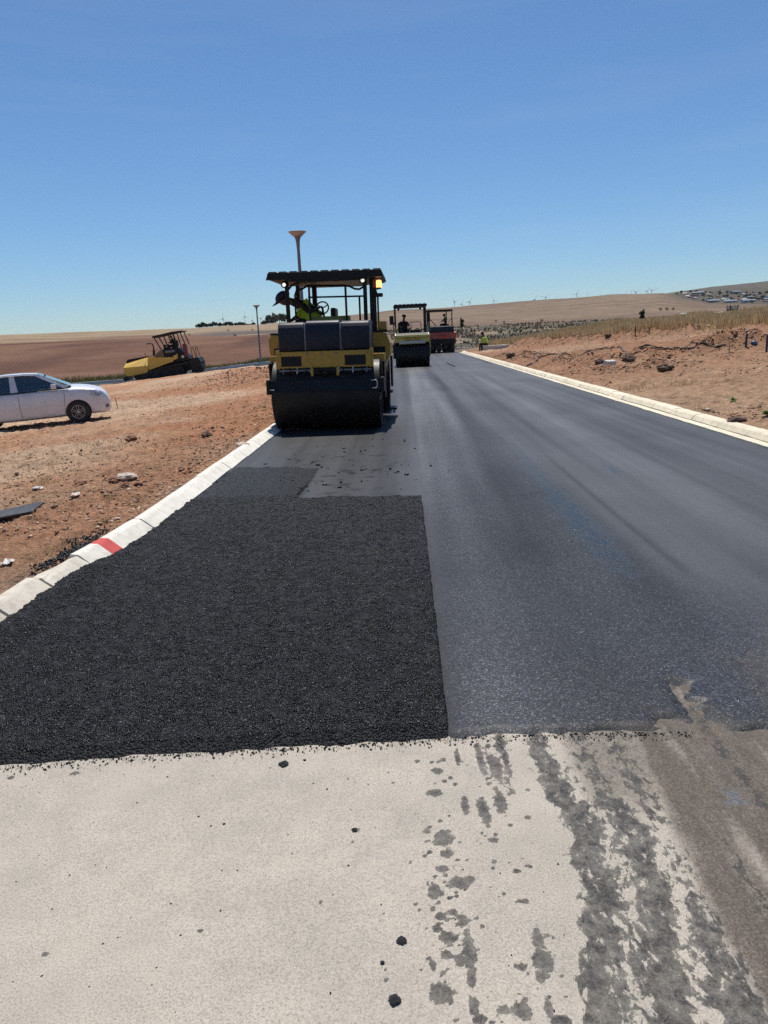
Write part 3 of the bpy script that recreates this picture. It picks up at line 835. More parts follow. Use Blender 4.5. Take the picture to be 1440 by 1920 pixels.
# ================================================================== PEOPLE
def skin_body(joints, edges, root, subd=2):
    """one continuous body grown over a skeleton; joints: name -> (x, y, z, radius, material index)"""
    names = list(joints); idx = {n: i for i, n in enumerate(names)}
    me = bpy.data.meshes.new('body'); me.from_pydata([joints[n][:3] for n in names], [(idx[a], idx[b]) for a, b in edges], [])
    o = bpy.data.objects.new('tmp', me); COL.objects.link(o)
    sk = o.modifiers.new('s', 'SKIN'); sk.use_smooth_shade = True; sk.branch_smoothing = .4
    for i, n in enumerate(names):
        r = joints[n][3]; r = (r, r) if not isinstance(r, tuple) else r
        me.skin_vertices[0].data[i].radius = r; me.skin_vertices[0].data[i].use_root = (n == root)
    sb = o.modifiers.new('d', 'SUBSURF'); sb.levels = subd; sb.render_levels = subd
    dg = bpy.context.evaluated_depsgraph_get(); dg.update()
    out = bpy.data.meshes.new_from_object(o.evaluated_get(dg))
    bpy.data.objects.remove(o)
    J = np.array([joints[n][:3] for n in names]); mi = np.array([joints[n][4] for n in names])
    c = np.empty(len(out.polygons) * 3); out.polygons.foreach_get('center', c); c = c.reshape(-1, 3)
    # nearest bone (edge) decides the material
    best = np.full(len(c), 1e9); m = np.zeros(len(c), np.int32)
    for a, b in edges:
        A, B = J[idx[a]], J[idx[b]]; d = B - A; t = np.clip(((c - A) @ d) / (d @ d + 1e-9), 0, 1)
        q = np.linalg.norm(c - A - t[:, None] * d, axis=1)
        mm = np.where(t < .5, mi[idx[a]], mi[idx[b]])
        m = np.where(q < best, mm, m); best = np.minimum(best, q)
    out.materials.clear()
    out.polygons.foreach_set('material_index', m); out.polygons.foreach_set('use_smooth', [True] * len(out.polygons))
    return out

def cap_mesh(c, fwd, up, r):
    """peaked cap: dome, band and curved brim"""
    f = Vector(fwd).normalized(); u = Vector(up); u = (u - f * u.dot(f)).normalized(); s = u.cross(f)
    def P(a, b, d): return Vector(c) + f * (a * r) + s * (b * r) + u * (d * r)
    V, F_ = [], []; n, m = 16, 5
    for j in range(m + 1):
        e = j / m * math.pi / 2
        for k in range(n):
            a = 2 * math.pi * k / n; V.append(P(1.06 * math.cos(a) * math.cos(e), .92 * math.sin(a) * math.cos(e), .05 + .88 * math.sin(e)))
    F_ += [(j * n + k, j * n + (k + 1) % n, (j + 1) * n + (k + 1) % n, (j + 1) * n + k) for j in range(m) for k in range(n)]
    b0 = len(V)
    for t in (0.0, .5, 1.0):
        for k in range(9):
            a = (k / 8 - .5) * 2.3; ca, sa = math.cos(a), math.sin(a)
            V.append(P(1.03 * ca + t * .78 * (ca * .9 + .1), .92 * sa * (1 - .12 * t), .10 - .16 * t - .10 * t * sa * sa))
    F_ += [(b0 + j * 9 + k, b0 + j * 9 + k + 1, b0 + (j + 1) * 9 + k + 1, b0 + (j + 1) * 9 + k) for j in range(2) for k in range(8)]
    return MB().add(V, F_).mesh('cap')

def person(name, J, E, mats, parts, loc=(0, 0, 0), rz=0.0, scale=1.0, root='pelvis'):
    """J in local metres; parts: list of (part name, joints, edges, root, material)"""
    r = empty(name, loc, rz); r.scale = (scale,) * 3
    me = skin_body(J, E, root)
    for m in mats: me.materials.append(m)
    link('body', me, None, r)
    for (pn, pj, pe, pr, pm) in parts:
        if pn == 'cap':
            link('cap', cap_mesh(*pj), pm, r, smooth=True); continue
        pmesh = skin_body(pj, pe, pr); pmesh.materials.append(pm)
        pmesh.polygons.foreach_set('material_index', [0] * len(pmesh.polygons))
        link(pn, pmesh, None, r)
    return r

def seated(fwd_lean=.1, head_turn=0.0, arm_l=(.42, .16, .30), arm_r=(.42, -.16, .30), trouser=1, top=2):
    """seat reference at the origin, facing +x, y to the person's left, pelvis on z 0.1"""
    lx = math.sin(fwd_lean); lz = math.cos(fwd_lean)
    def sp(h, y=0): return (lx * h, y, .1 + lz * h)
    J = {}
    J['pelvis'] = (0, 0, .10, (.15, .12), trouser)
    J['waist'] = (*sp(.16), (.15, .11), top); J['chest'] = (*sp(.36), (.165, .115), top); J['neck0'] = (*sp(.50), (.075, .07), top)
    J['neck'] = (*sp(.57), .052, 0)
    hx, hy, hz = sp(.70); hx += .03
    J['head'] = (hx, hy, hz, (.085, .10), 0); J['crown'] = (hx - .01, hy, hz + .10, (.065, .075), 0)
    J['nose'] = (hx + .115 * math.cos(head_turn), hy + .115 * math.sin(head_turn), hz - .01, .016, 0)
    J['jaw'] = (hx + .05 * math.cos(head_turn), hy + .05 * math.sin(head_turn), hz - .07, .055, 0)
    E = [('pelvis', 'waist'), ('waist', 'chest'), ('chest', 'neck0'), ('neck0', 'neck'), ('neck', 'head'), ('head', 'crown'), ('head', 'nose'), ('head', 'jaw')]
    for s, arm, k in ((1, arm_l, 'l'), (-1, arm_r, 'r')):
        x, y, z = sp(.45, s * .19); J['sh' + k] = (x, y, z, .062, top)
        hnd = Vector(arm); shv = Vector((x, y, z)); mid = (shv + hnd) / 2 + Vector((-.04, s * .07, -.08))
        J['el' + k] = (*mid, .047, top); J['wr' + k] = (*hnd, .032, 0)
        d = (hnd - mid).normalized()
        J['pa' + k] = (*(hnd + d * .06), (.038, .022), 0)
        E += [('chest', 'sh' + k), ('sh' + k, 'el' + k), ('el' + k, 'wr' + k), ('wr' + k, 'pa' + k)]
        side = d.cross(Vector((0, 0, 1))).normalized()
        for q in range(4):
            f0 = hnd + d * .10 + side * (.024 * (q - 1.5)); f1 = f0 + d * .04 + Vector((0, 0, -.03))
            J[f'f{q}{k}'] = (*f0, .0095, 0); J[f'g{q}{k}'] = (*f1, .008, 0)
            E += [('pa' + k, f'f{q}{k}'), (f'f{q}{k}', f'g{q}{k}')]
        th = hnd + d * .04 - side * s * .045; J['t' + k] = (*th, .011, 0); J['u' + k] = (*(th + d * .04 + Vector((0, 0, -.015))), .009, 0)
        E += [('wr' + k, 't' + k), ('t' + k, 'u' + k)]
        J['hip' + k] = (.03, s * .10, .09, .09, trouser); J['kn' + k] = (.43, s * .14, .12, .066, trouser)
        J['an' + k] = (.46, s * .14, -.30, .045, trouser); J['to' + k] = (.62, s * .15, -.35, .042, 3)
        E += [('pelvis', 'hip' + k), ('hip' + k, 'kn' + k), ('kn' + k, 'an' + k), ('an' + k, 'to' + k)]
    vest = {'a': (*sp(.10), (.165, .125), 0), 'b': (*sp(.26), (.172, .128), 0), 'c': (*sp(.40), (.172, .122), 0), 'd': (*sp(.47), (.11, .09), 0)}
    VE = [('a', 'b'), ('b', 'c'), ('c', 'd')]
    cap = ((hx - .01, hy, hz + .035), (math.cos(head_turn), math.sin(head_turn), -.15), (0, 0, 1), .125)
    CE = None
    return J, E, (vest, VE), (cap, CE)

# ================================================================== THE NEAR YELLOW TANDEM ROLLER
def drum_lathe(r, half, x0=0.0, y0=0.0, z0=None):
    z0 = r if z0 is None else z0
    prof = [(.10, -half + .05), (r - .07, -half + .05), (r - .05, -half), (r - .012, -half), (r, -half + .012), (r, half - .012), (r - .012, half), (r - .05, half), (r - .07, half - .05), (.10, half - .05)]
    return MB().lathe(prof, (x0, y0, z0), 'x', 64)

def near_roller():
    R = empty('tandem_roller', (-1.365, 13.42, .0), rz=math.radians(-.8), ry=math.radians(.8))
    tag(R, 'large yellow tandem road roller with black canopy and dark tank beside the left kerb', 'road roller', 'road rollers on the new asphalt')
    r = .61
    for y0, dx in ((0.0, 0.0), (2.95, .05)):
        d = drum_lathe(r, .94, dx, y0).build('drum', DRUMB, R, smooth=True)
        for s in (-1, 1): MB().lathe([(.02, s * .86), (.16, s * .86), (.16, s * .90), (.10, s * .93), (.02, s * .93)], (dx, y0, r), 'x', 20).build('hub', STEEL, d, smooth=True)
        # yoke arms down to the hubs
        for s in (-1, 1):
            arm = MB().prism([(y0 - .16, .52), (y0 + .16, .52), (y0 + .30, 1.18), (y0 - .30, 1.18)], dx + s * .975, dx + s * 1.02)
            arm.build('yoke_arm', BLK, R, bevel=.012)
    # front frame beam with two raised black boxes standing in for its shaded recesses
    fb = MB().box(-.79, .79, -.47, .62, 1.09, 1.375)
    fo = fb.build('front_beam', YEL, R, bevel=.018)
    for x0, x1 in ((-.755, -.405), (.345, .705)):
        MB().box(x0, x1, -.476, -.40, 1.125, 1.295).build('recess_shade', BLK, fo)
        f = MB().box(x0 - .02, x1 + .02, -.482, -.46, 1.10, 1.122).build('vent_lip', YEL, fo)
    for x in (-.82, .80):
        MB().box(x - .035, x + .035, -.44, -.38, 1.08, 1.40, .01).build('lifting_eye', YEL, fo)
    # crossbeam plates that carry the yoke arms
    for s in (-1, 1):
        MB().box(s * .79 if s > 0 else -1.02, 1.02 if s > 0 else -.79, -.1, .3, 1.18, 1.30).build('yoke_plate', YEL, R, bevel=.012)
    # moulded tank cover in three panels
    for k, (x0, x1, h) in enumerate(((-.785, -.335, 1.865), (-.315, .275, 1.885), (.295, .785, 1.865))):
        b = MB()
        poly = [(-.44, 1.385), (-.465, 1.46), (-.45, 1.76), (-.40, h - .03), (-.33, h), (.60, h + .01), (.66, h - .03), (.68, 1.385)]
        b.prism(poly, x0, x1)
        b.build('tank_cover', NAVY, R, bevel=.022, smooth=True, seg=3)
    for x in (-.325, .285):
        MB().prism([(-.452, 1.39), (-.452, 1.74), (-.405, h - .035), (-.33, h - .02), (-.32, 1.39)], x - .011, x + .011).build('cover_strip', GREY, R)
    # spray bar and its fittings
    sb = MB().tube([(-.80, -.50, 1.055), (.80, -.50, 1.045)], .018, 8).build('spray_bar', GREY, R, smooth=True)
    for k in range(7):
        x = -.72 + k * .24
        MB().tube([(x, -.50, 1.05), (x, -.53, 1.0)], [.018, .010], 7).tube([(x, -.50, 1.05), (x, -.47, 1.10)], .012, 6).build('nozzle', PALE if k % 3 else GREY, sb)
    vb = MB().box(-.22, .22, -.52, -.42, .985, 1.085, .012).tube([(-.16, -.53, 1.06), (.16, -.53, 1.02)], .022, 8)
    vb.build('valve_block', BLK, R)
    for x in (-.22, .22): MB().box(x - .02, x + .02, -.535, -.44, .955, 1.09, .006).build('valve_bracket', YEL, R)
    MB().box(-.66, .70, -.40, -.30, .96, 1.09).build('beam_shade_box', BLK, R)  # black box added as the shade below the front beam
    for k, (x0, x1) in enumerate(((-.62, -.30), (-.12, .10), (.30, .66))):
        MB().tube([(x0, -.49, 1.10), (x0 + .03, -.53, 1.02), ((x0 + x1) / 2, -.55, .955), (x1 - .03, -.53, 1.01), (x1, -.49, 1.10)], .011, 6).build('water_hose', BLK, R, smooth=True)
    for x in (-.76, -.30, -.05, .20, .74):
        MB().lathe([(.001, -.486), (.016, -.484), (.018, -.470)], (x, 0, 1.335), 'y', 6).build('bolt', GREY, R)
    # scraper bar across the drum with end brackets
    sc = MB().prism([(-.625, .70), (-.60, .70), (-.545, .895), (-.575, .90)], -.985, .985)
    so = sc.build('scraper_bar', BLK, R, bevel=.006)
    for s in (-1, 1):
        MB().box(s * .985 - .03, s * .985 + .03, -.62, -.30, .66, .91, .01).build('scraper_bracket', BLK, so)
    MB().tube([(.80, -.61, .865), (.885, -.62, .865), (.90, -.625, .83), (.90, -.645, .76), (.88, -.645, .735), (.81, -.645, .735)], .011, 7).build('grab_handle', PALE, R, smooth=True)
    MB().tube([(-.97, -.60, .745), (-.88, -.64, .742)], .010, 6).build('grab_handle', PALE, R)
    # operator's platform and side wings
    pf = MB().prism([(-1.14, 1.66), (.92, 1.66), (1.05, 1.60), (1.10, 1.46), (1.10, 1.28), (.90, .86), (.74, .82), (-.86, .84), (-1.02, 1.04), (-1.17, 1.25), (-1.20, 1.45), (-1.20, 1.60)], .80, 2.15, 'y')
    pf.build('platform', YEL, R, bevel=.02)
    MB().box(-1.16, 1.04, .82, 2.13, 1.664, 1.70).build('platform_floor', BLK, R)
    MB().prism([(.76, 1.02), (1.0, 1.30), (1.0, 1.40), (.76, 1.40)], .794, .81, 'y').build('wing_opening', BLK, R)
    MB().prism([(-1.10, 1.20), (-.90, 1.05), (-.90, 1.42), (-1.10, 1.42)], .794, .81, 'y').build('wing_opening', BLK, R)
    MB().box(.86, 1.03, .95, 1.35, 1.70, 1.86, .02).build('hose_box', YEL, R)
    MB().box(-.40, .40, 2.0, 3.0, .75, 1.25).build('articulation_joint', BLK, R, bevel=.03)
    # rear engine hood
    MB().prism([(2.25, 1.10), (2.25, 1.72), (2.5, 1.80), (3.4, 1.62), (3.52, 1.10)], -.78, .78).build('engine_hood', YEL, R, bevel=.03)
    # step at the right
    st = MB().box(.98, 1.04, 1.3, 1.34, .2, .9).box(.98, 1.04, 1.7, 1.74, .2, .9).box(.96, 1.18, 1.28, 1.76, .17, .205).box(.96, 1.10, 1.28, 1.76, .5, .53)
    st.build('step', BLK, R)
    # seat, console, wheel
    MB().box(-.52, .0, 1.35, 1.85, 1.70, 1.80, .03).box(-.06, .04, 1.35, 1.85, 1.78, 2.15, .03).build('seat', BLK, R)
    MB().box(-.42, .34, 1.0, 1.22, 1.70, 1.985, .02).build('console', simple('console_olive', (.26, .25, .035), .5, dust=.3), R)
    wh = MB().tube([(-.20 + .125 * math.cos(a) * .95, 1.24 + .05 * math.sin(a), 2.15 + .115 * math.sin(a)) for a in np.linspace(0, 2 * math.pi, 21)[:-1]], .014, 7, closed=True)
    for a in (.5, 2.6, 4.7): wh.tube([(-.20, 1.24, 2.14), (-.20 + .115 * math.cos(a), 1.24 + .05 * math.sin(a), 2.15 + .11 * math.sin(a))], .011, 6)
    wh.tube([(-.20, 1.24, 2.14), (-.16, 1.15, 1.96)], .022, 8)
    wh.build('steering_wheel', BLK, R, smooth=True)
    # canopy
    cz = 2.645
    can = MB().prism([(-1.13, cz + .03), (-1.09, cz), (-.80, cz - .01), (-.55, cz - .05), (.50, cz - .05), (.72, cz - .01), (.95, cz), (1.0, cz + .03), (.97, cz + .125), (-1.10, cz + .125)], .62, 2.45, 'y')
    co = can.build('canopy', BLK, R, bevel=.012)
    for k in range(11):
        x = -1.02 + k * .191
        MB().box(x - .07, x + .07, .64, 2.43, cz + .12, cz + .145).build('canopy_rib', BLK, co, bevel=.012)
    MB().box(-1.13, 1.0, .60, .625, cz - .005, cz + .03).build('canopy_lip', BLK, co)
    for x, y, rr in ((-.80, .86, .035), (-.80, 2.2, .035), (.655, .84, .035), (.79, 1.0, .06), (.75, 2.2, .04)):
        MB().box(x - rr, x + rr, y - rr, y + rr, 1.70, cz + .01, .008).build('canopy_post', BLK, R)
    MB().tube([(-.80, .86, 2.46), (-.70, .86, 2.56), (-.55, .86, 2.61)], .02, 6).build('post_brace', BLK, R)
    MB().box(-.50, -.41, 2.1, 2.22, 1.9, cz).build('exhaust_stack', BLK, R, bevel=.01)
    MB().tube([(.88, .98, 1.72), (.88, .98, 2.30), (.84, .98, 2.44)], .018, 7).build('hose', BLK, R, smooth=True)
    # handrail
    hr = MB().tube([(-.67, .92, 1.70), (-.665, .92, 2.38), (-.63, .92, 2.47), (-.52, .92, 2.49), (-.42, .92, 2.545), (.26, .92, 2.525), (.36, .92, 2.51), (.46, .92, 2.46), (.54, .92, 2.45), (.65, .92, 2.50)], .019, 8)
    hr.tube([(-.42, .92, 2.335), (.66, .92, 2.325)], .016, 8)
    hr.tube([(-.40, .92, 1.70), (-.395, .92, 2.54)], .021, 8).tube([(.29, .92, 1.70), (.285, .92, 2.52)], .021, 8).tube([(.54, .92, 1.70), (.54, .92, 2.32)], .018, 8)
    hr.build('handrail', BLK, R, smooth=True)
    for x, z in ((-.835, 2.565), (.62, 2.595)):
        lo = MB().lathe([(.03, .07), (.052, .04), (.058, 0), (.050, -.005)], (x, .78, z), 'y', 20).box(x - .01, x + .01, .80, .88, z - .01, z + .09).build('work_lamp', BLK, R, smooth=True)
        MB().lathe([(.001, -.010), (.034, -.006), (.034, .004)], (x, .78, z), 'y', 20).build('lens', LAMPW, lo)
    bo = MB().box(.87, .95, .86, .94, 2.44, 2.47).box(.80, .90, .88, .92, 2.43, 2.46).build('beacon', BLK, R)
    MB().lathe([(.055, 2.47), (.058, 2.49), (.050, 2.585), (.030, 2.60), (.001, 2.602)], (.91, .90, 0), 'z', 16).build('beacon_dome', AMBER, bo, smooth=True)
    MB().box(.80, .865, .84, .92, 2.46, 2.62, .01).build('tail_lamp', RED, R)
    MB().box(.80, .98, .90, .96, 2.30, 2.37, .02).build('side_mirror', BLK, R)
    return R
near_roller()

# operator of the near roller: faces the kerb, bent far forward to look down at the drum edge
def near_operator():
    J, E, V, C = seated()
    # skeleton in the roller's own place (metres from the roller's base point)
    J = {}
    J['pelvis'] = (-.26, 1.58, 1.90, (.19, .15), 1); J['waist'] = (-.36, 1.57, 2.06, (.20, .17), 2); J['chest'] = (-.56, 1.55, 2.21, (.205, .175), 2)
    J['neck0'] = (-.74, 1.54, 2.28, (.10, .095), 2); J['neck'] = (-.83, 1.53, 2.305, .065, 0)
    J['head'] = (-.93, 1.51, 2.325, (.115, .12), 0); J['crown'] = (-.955, 1.51, 2.40, (.09, .095), 0); J['nose'] = (-1.045, 1.48, 2.28, .02, 0); J['jaw'] = (-.96, 1.49, 2.235, .075, 0)
    E = [('pelvis', 'waist'), ('waist', 'chest'), ('chest', 'neck0'), ('neck0', 'neck'), ('neck', 'head'), ('head', 'crown'), ('head', 'nose'), ('head', 'jaw')]
    arms = {'l': ((-.58, 1.36, 2.22), (-.42, 1.22, 2.07), (-.27, 1.22, 2.13)), 'r': ((-.60, 1.74, 2.24), (-.74, 1.80, 2.02), (-.88, 1.70, 1.93))}
    for k, (a, b, c) in arms.items():
        J['sh' + k] = (*a, .068, 2); J['el' + k] = (*b, .05, 2); J['wr' + k] = (*c, .033, 0)
        d = (Vector(c) - Vector(b)).normalized(); side = d.cross(Vector((0, 0, 1))).normalized(); h = Vector(c)
        J['pa' + k] = (*(h + d * .055), (.038, .024), 0)
        E += [('chest', 'sh' + k), ('sh' + k, 'el' + k), ('el' + k, 'wr' + k), ('wr' + k, 'pa' + k)]
        for q in range(4):
            f0 = h + d * .10 + side * (.024 * (q - 1.5)); f1 = f0 + d * .02 + Vector((0, 0, -.035))
            J[f'f{q}{k}'] = (*f0, .0095, 0); J[f'g{q}{k}'] = (*f1, .008, 0); E += [('pa' + k, f'f{q}{k}'), (f'f{q}{k}', f'g{q}{k}')]
        th = h + d * .04 - side * .045; J['t' + k] = (*th, .011, 0); E += [('wr' + k, 't' + k)]
    for s, k in ((-1, 'l'), (1, 'r')):
        y = 1.58 + s * .11
        J['hip' + k] = (-.29, y, 1.88, .09, 1); J['kn' + k] = (-.70, y + s * .03, 1.92, .068, 1); J['an' + k] = (-.66, y + s * .03, 1.80, .05, 1); J['to' + k] = (-.80, y + s * .03, 1.745, .045, 3)
        E += [('pelvis', 'hip' + k), ('hip' + k, 'kn' + k), ('kn' + k, 'an' + k), ('an' + k, 'to' + k)]
    vest = {'a': (-.36, 1.565, 1.96, (.20, .18), 0), 'b': (-.45, 1.55, 2.07, (.205, .19), 0), 'c': (-.58, 1.54, 2.165, (.20, .19), 0), 'd': (-.68, 1.53, 2.21, (.15, .14), 0)}
    cap = ((-.955, 1.505, 2.36), (-.86, -.18, -.50), (-.5, 0, .86), .150)
    p = person('person', J, E, [SKIN, CLOTHK, CLOTHK, BLK], [('vest', vest, [('a', 'b'), ('b', 'c'), ('c', 'd')], 'b', LIME), ('cap', cap, None, 'a', CLOTHB)],
               (-1.365, 13.42, .015), math.radians(-.8))
    # dark harness straps over the vest
    MB().tube([(-.70, 1.40, 2.36), (-.60, 1.385, 2.24), (-.46, 1.40, 2.10), (-.30, 1.42, 1.96)], .024, 6).build('harness_strap', CLOTHK, p)
    tag(p, 'operator in dark blue cap and lime vest leaning out of the large yellow roller', 'person')
near_operator()

# ================================================================== THE SECOND ROLLER
def second_roller():
    R = empty('tandem_roller', (.46, 38.25, .0), rz=math.radians(1.0))
    tag(R, 'pale yellow tandem roller with open canopy, middle one of the three rollers', 'road roller', 'road rollers on the new asphalt')
    for y0 in (0.0, 2.7):
        d = drum_lathe(.58, .84, 0, y0).build('drum', DRUMB, R, smooth=True)
        for s in (-1, 1):
            MB().prism([(y0 - .14, .5), (y0 + .14, .5), (y0 + .26, 1.2), (y0 - .26, 1.2)], s * .87, s * .915).build('yoke_arm', YEL2 if s > 0 else BLK, R, bevel=.01)
    MB().lathe([(.001, -.66), (.075, -.66), (.08, -.64), (.08, .64), (.075, .66), (.001, .66)], (0.0, -.42, 1.20), 'x', 20).build('mat_roll', PALE, R, smooth=True)
    MB().box(-.86, .88, -.34, .40, 1.20, 1.42).build('front_frame', YEL2, R, bevel=.015)
    MB().box(-.36, .42, -.352, -.30, 1.25, 1.41).build('shaded_panel', YEL, R)  # darker yellow than the frame: the panel's shade is in its colour
    MB().box(-.87, .90, -.42, -.26, 1.44, 1.56).build('front_rail', YEL2, R, bevel=.02)
    MB().prism([(-.40, 1.56), (.60, 1.56), (.62, 1.66), (-.1, 1.68)], -.78, .80).build('front_hood', BLK, R, bevel=.02)
    for s in (-1, 1):
        MB().prism([(-.35, 1.54), (-.25, 1.56), (.62, 1.98), (.52, 2.0)], s * .82 - .025, s * .82 + .025).build('side_arm', YEL2, R)
    MB().box(-.86, .86, .62, 2.1, 1.05, 1.50).build('platform', BLK, R, bevel=.02)
    MB().prism([(2.0, 1.05), (2.05, 1.55), (2.3, 1.60), (3.1, 1.45), (3.15, 1.05)], -.75, .75).build('engine_hood', YEL2, R, bevel=.02)
    MB().box(-.97, -.84, .5, 1.0, .40, 1.1).build('step_box', BLK, R, bevel=.02)
    can = MB().prism([(-.88, 2.98), (-.82, 2.92), (.76, 2.92), (.84, 2.98), (.80, 3.07), (-.84, 3.07)], .45, 2.2, 'y').build('canopy', BLK, R, bevel=.012)
    for k in range(8):
        x = -.74 + k * .205
        MB().box(x - .06, x + .06, .47, 2.18, 3.066, 3.09).build('canopy_rib', BLK, can, bevel=.008)
    for x in (-.80, .74):
        for y in (.60, 2.05): MB().tube([(x, y, 1.5), (x, y, 2.93)], .042, 8).build('canopy_post', BLK, R)
    MB().tube([(-.88, .45, 1.5), (-.92, .42, 2.0), (-.86, .45, 2.2)], .022, 6).build('mirror_arm', BLK, R)
    MB().box(-1.09, -.88, .36, .44, 2.10, 2.54, .03).build('side_mirror', BLK, R)
    MB().tube([(.84, .6, 1.5), (.88, .58, 1.75), (.78, .62, 2.0)], .022, 6).build('side_hose', BLK, R)
    MB().tube([(-.10, .72, 2.18), (.42, .72, 2.20), (.50, .72, 2.14), (.52, .72, 1.5)], .02, 7).build('handrail', BLK, R, smooth=True)
    MB().box(-.66, -.16, 1.35, 1.85, 1.50, 1.72, .03).box(-.66, -.16, 1.75, 1.88, 1.70, 2.2, .04).build('seat', BLK, R)
    MB().box(-.05, .50, 1.0, 1.6, 1.50, 1.80, .05).build('console', BLK, R)
    for x in (-.62, .48): MB().lathe([(.001, -.05), (.05, -.05), (.06, .03), (.03, .06)], (x, .56, 2.84), 'y', 12).build('work_lamp', BLK, R, smooth=True)
    MB().tube([(-.1 + .13 * math.cos(a), 1.05 + .04 * math.sin(a), 1.98 + .12 * math.sin(a)) for a in np.linspace(0, 2 * math.pi, 17)[:-1]], .014, 6, closed=True).tube([(-.1, 1.05, 1.98), (-.1, 1.15, 1.7)], .02, 6).build('steering_wheel', BLK, R)
    J, E, V, C = seated(.28, .2, (.36, .18, .34), (.40, -.2, .30))
    p = person('person', J, E, [SKIN, CLOTHK, CLOTHK, BLK], [('cap', C[0], C[1], 'a', CLOTHK), ('jacket', V[0], V[1], 'b', CLOTHK)], (.46 - .42, 38.25 + 1.55, 1.69), math.radians(-75))
    tag(p, 'dark silhouetted operator seated in the pale yellow middle roller', 'person')
second_roller()

# ================================================================== THE RED PNEUMATIC-TYRED ROLLER
def tyre_roller():
    R = empty('pneumatic_roller', (3.22, 62.6, .0), rz=math.radians(1.5))
    tag(R, 'red rubber tyred roller with dark upper hood, farthest of the three rollers', 'road roller', 'road rollers on the new asphalt')
    tp = [(.18, -.15), (.40, -.16), (.49, -.13), (.51, -.06), (.51, .06), (.49, .13), (.40, .16), (.18, .15)]
    first = None
    for y0, n, off in ((0.0, 4, 0.0), (3.4, 5, 0)):
        for k in range(n):
            x = -.84 + k * (1.68 / (n - 1))
            if first is None:
                o = MB().lathe(tp, (0, 0, .51), 'x', 28).build('tyre', RUB, R, smooth=True)
                first = o
                MB().lathe([(.02, -.10), (.20, -.10), (.20, .10), (.02, .10)], (0, 0, .51), 'x', 16).build('rim', PALE, o)
                o.location = (x, y0, 0)
            else:
                o = copy_tree(first, R); o.location = (x, y0, 0)
    MB().box(-1.0, 1.0, -.10, .10, .46, .58).build('axle', BLK, R)
    MB().box(-1.06, 1.08, -.62, .55, .70, 1.12).build('mudguard', BLK, R, bevel=.03)
    MB().prism([(-.66, 1.13), (-.70, 1.60), (-.62, 1.66), (3.7, 1.66), (3.75, 1.13)], -1.10, 1.14).build('front_panel', RED, R, bevel=.03)
    for x in (-.66, .70): MB().lathe([(.001, -.02), (.08, -.02), (.09, .02), (.03, .04)], (x, -.69, 1.28), 'y', 14).build('headlamp', GREY, R, smooth=True)
    MB().box(-.2, .28, -.705, -.66, 1.36, 1.48).build('badge_plate', simple('badge_dark_red', (.22, .03, .022), .5), R)
    MB().prism([(-.55, 1.66), (-.50, 2.10), (-.40, 2.16), (1.5, 2.16), (1.55, 1.66)], -1.0, .95).build('upper_hood', NAVY, R, bevel=.04)
    MB().prism([(-1.22, 3.40), (-1.18, 3.32), (.90, 3.32), (.96, 3.40), (.9, 3.46), (-1.15, 3.46)], .1, 2.6, 'y').build('canopy', BLK, R, bevel=.012)
    for x, y in ((-1.0, .3), (.88, .3), (-1.0, 2.45), (.60, 2.45)): MB().tube([(x, y, 1.66), (x, y, 3.34)], .045 if x > 0 else .06, 8).build('canopy_post', BLK, R)
    MB().tube([(-.95, .35, 2.75), (-.40, .4, 2.16)], .03, 6).build('post_brace', BLK, R)
    MB().tube([(.9, .35, 2.75), (.55, .4, 2.4)], .025, 6).build('post_brace', BLK, R)
    MB().box(-1.2, -.92, .15, .28, 2.55, 3.25, .05).build('side_mirror', BLK, R)
    MB().box(.2, .7, 1.2, 1.7, 1.7, 2.3, .03).build('seat', BLK, R)
    J, E, V, C = seated(.15, -.3, (.34, .2, .32), (.36, -.2, .34))
    p = person('person', J, E, [SKIN, CLOTHK, GREENC, BLK], [('jacket', V[0], V[1], 'b', GREENC), ('cap', C[0], C[1], 'a', CLOTHK)], (3.22 + .42, 62.6 + 1.2, 2.20), math.radians(200))
    tag(p, 'operator in dull green jacket seated in the red roller', 'person')
tyre_roller()

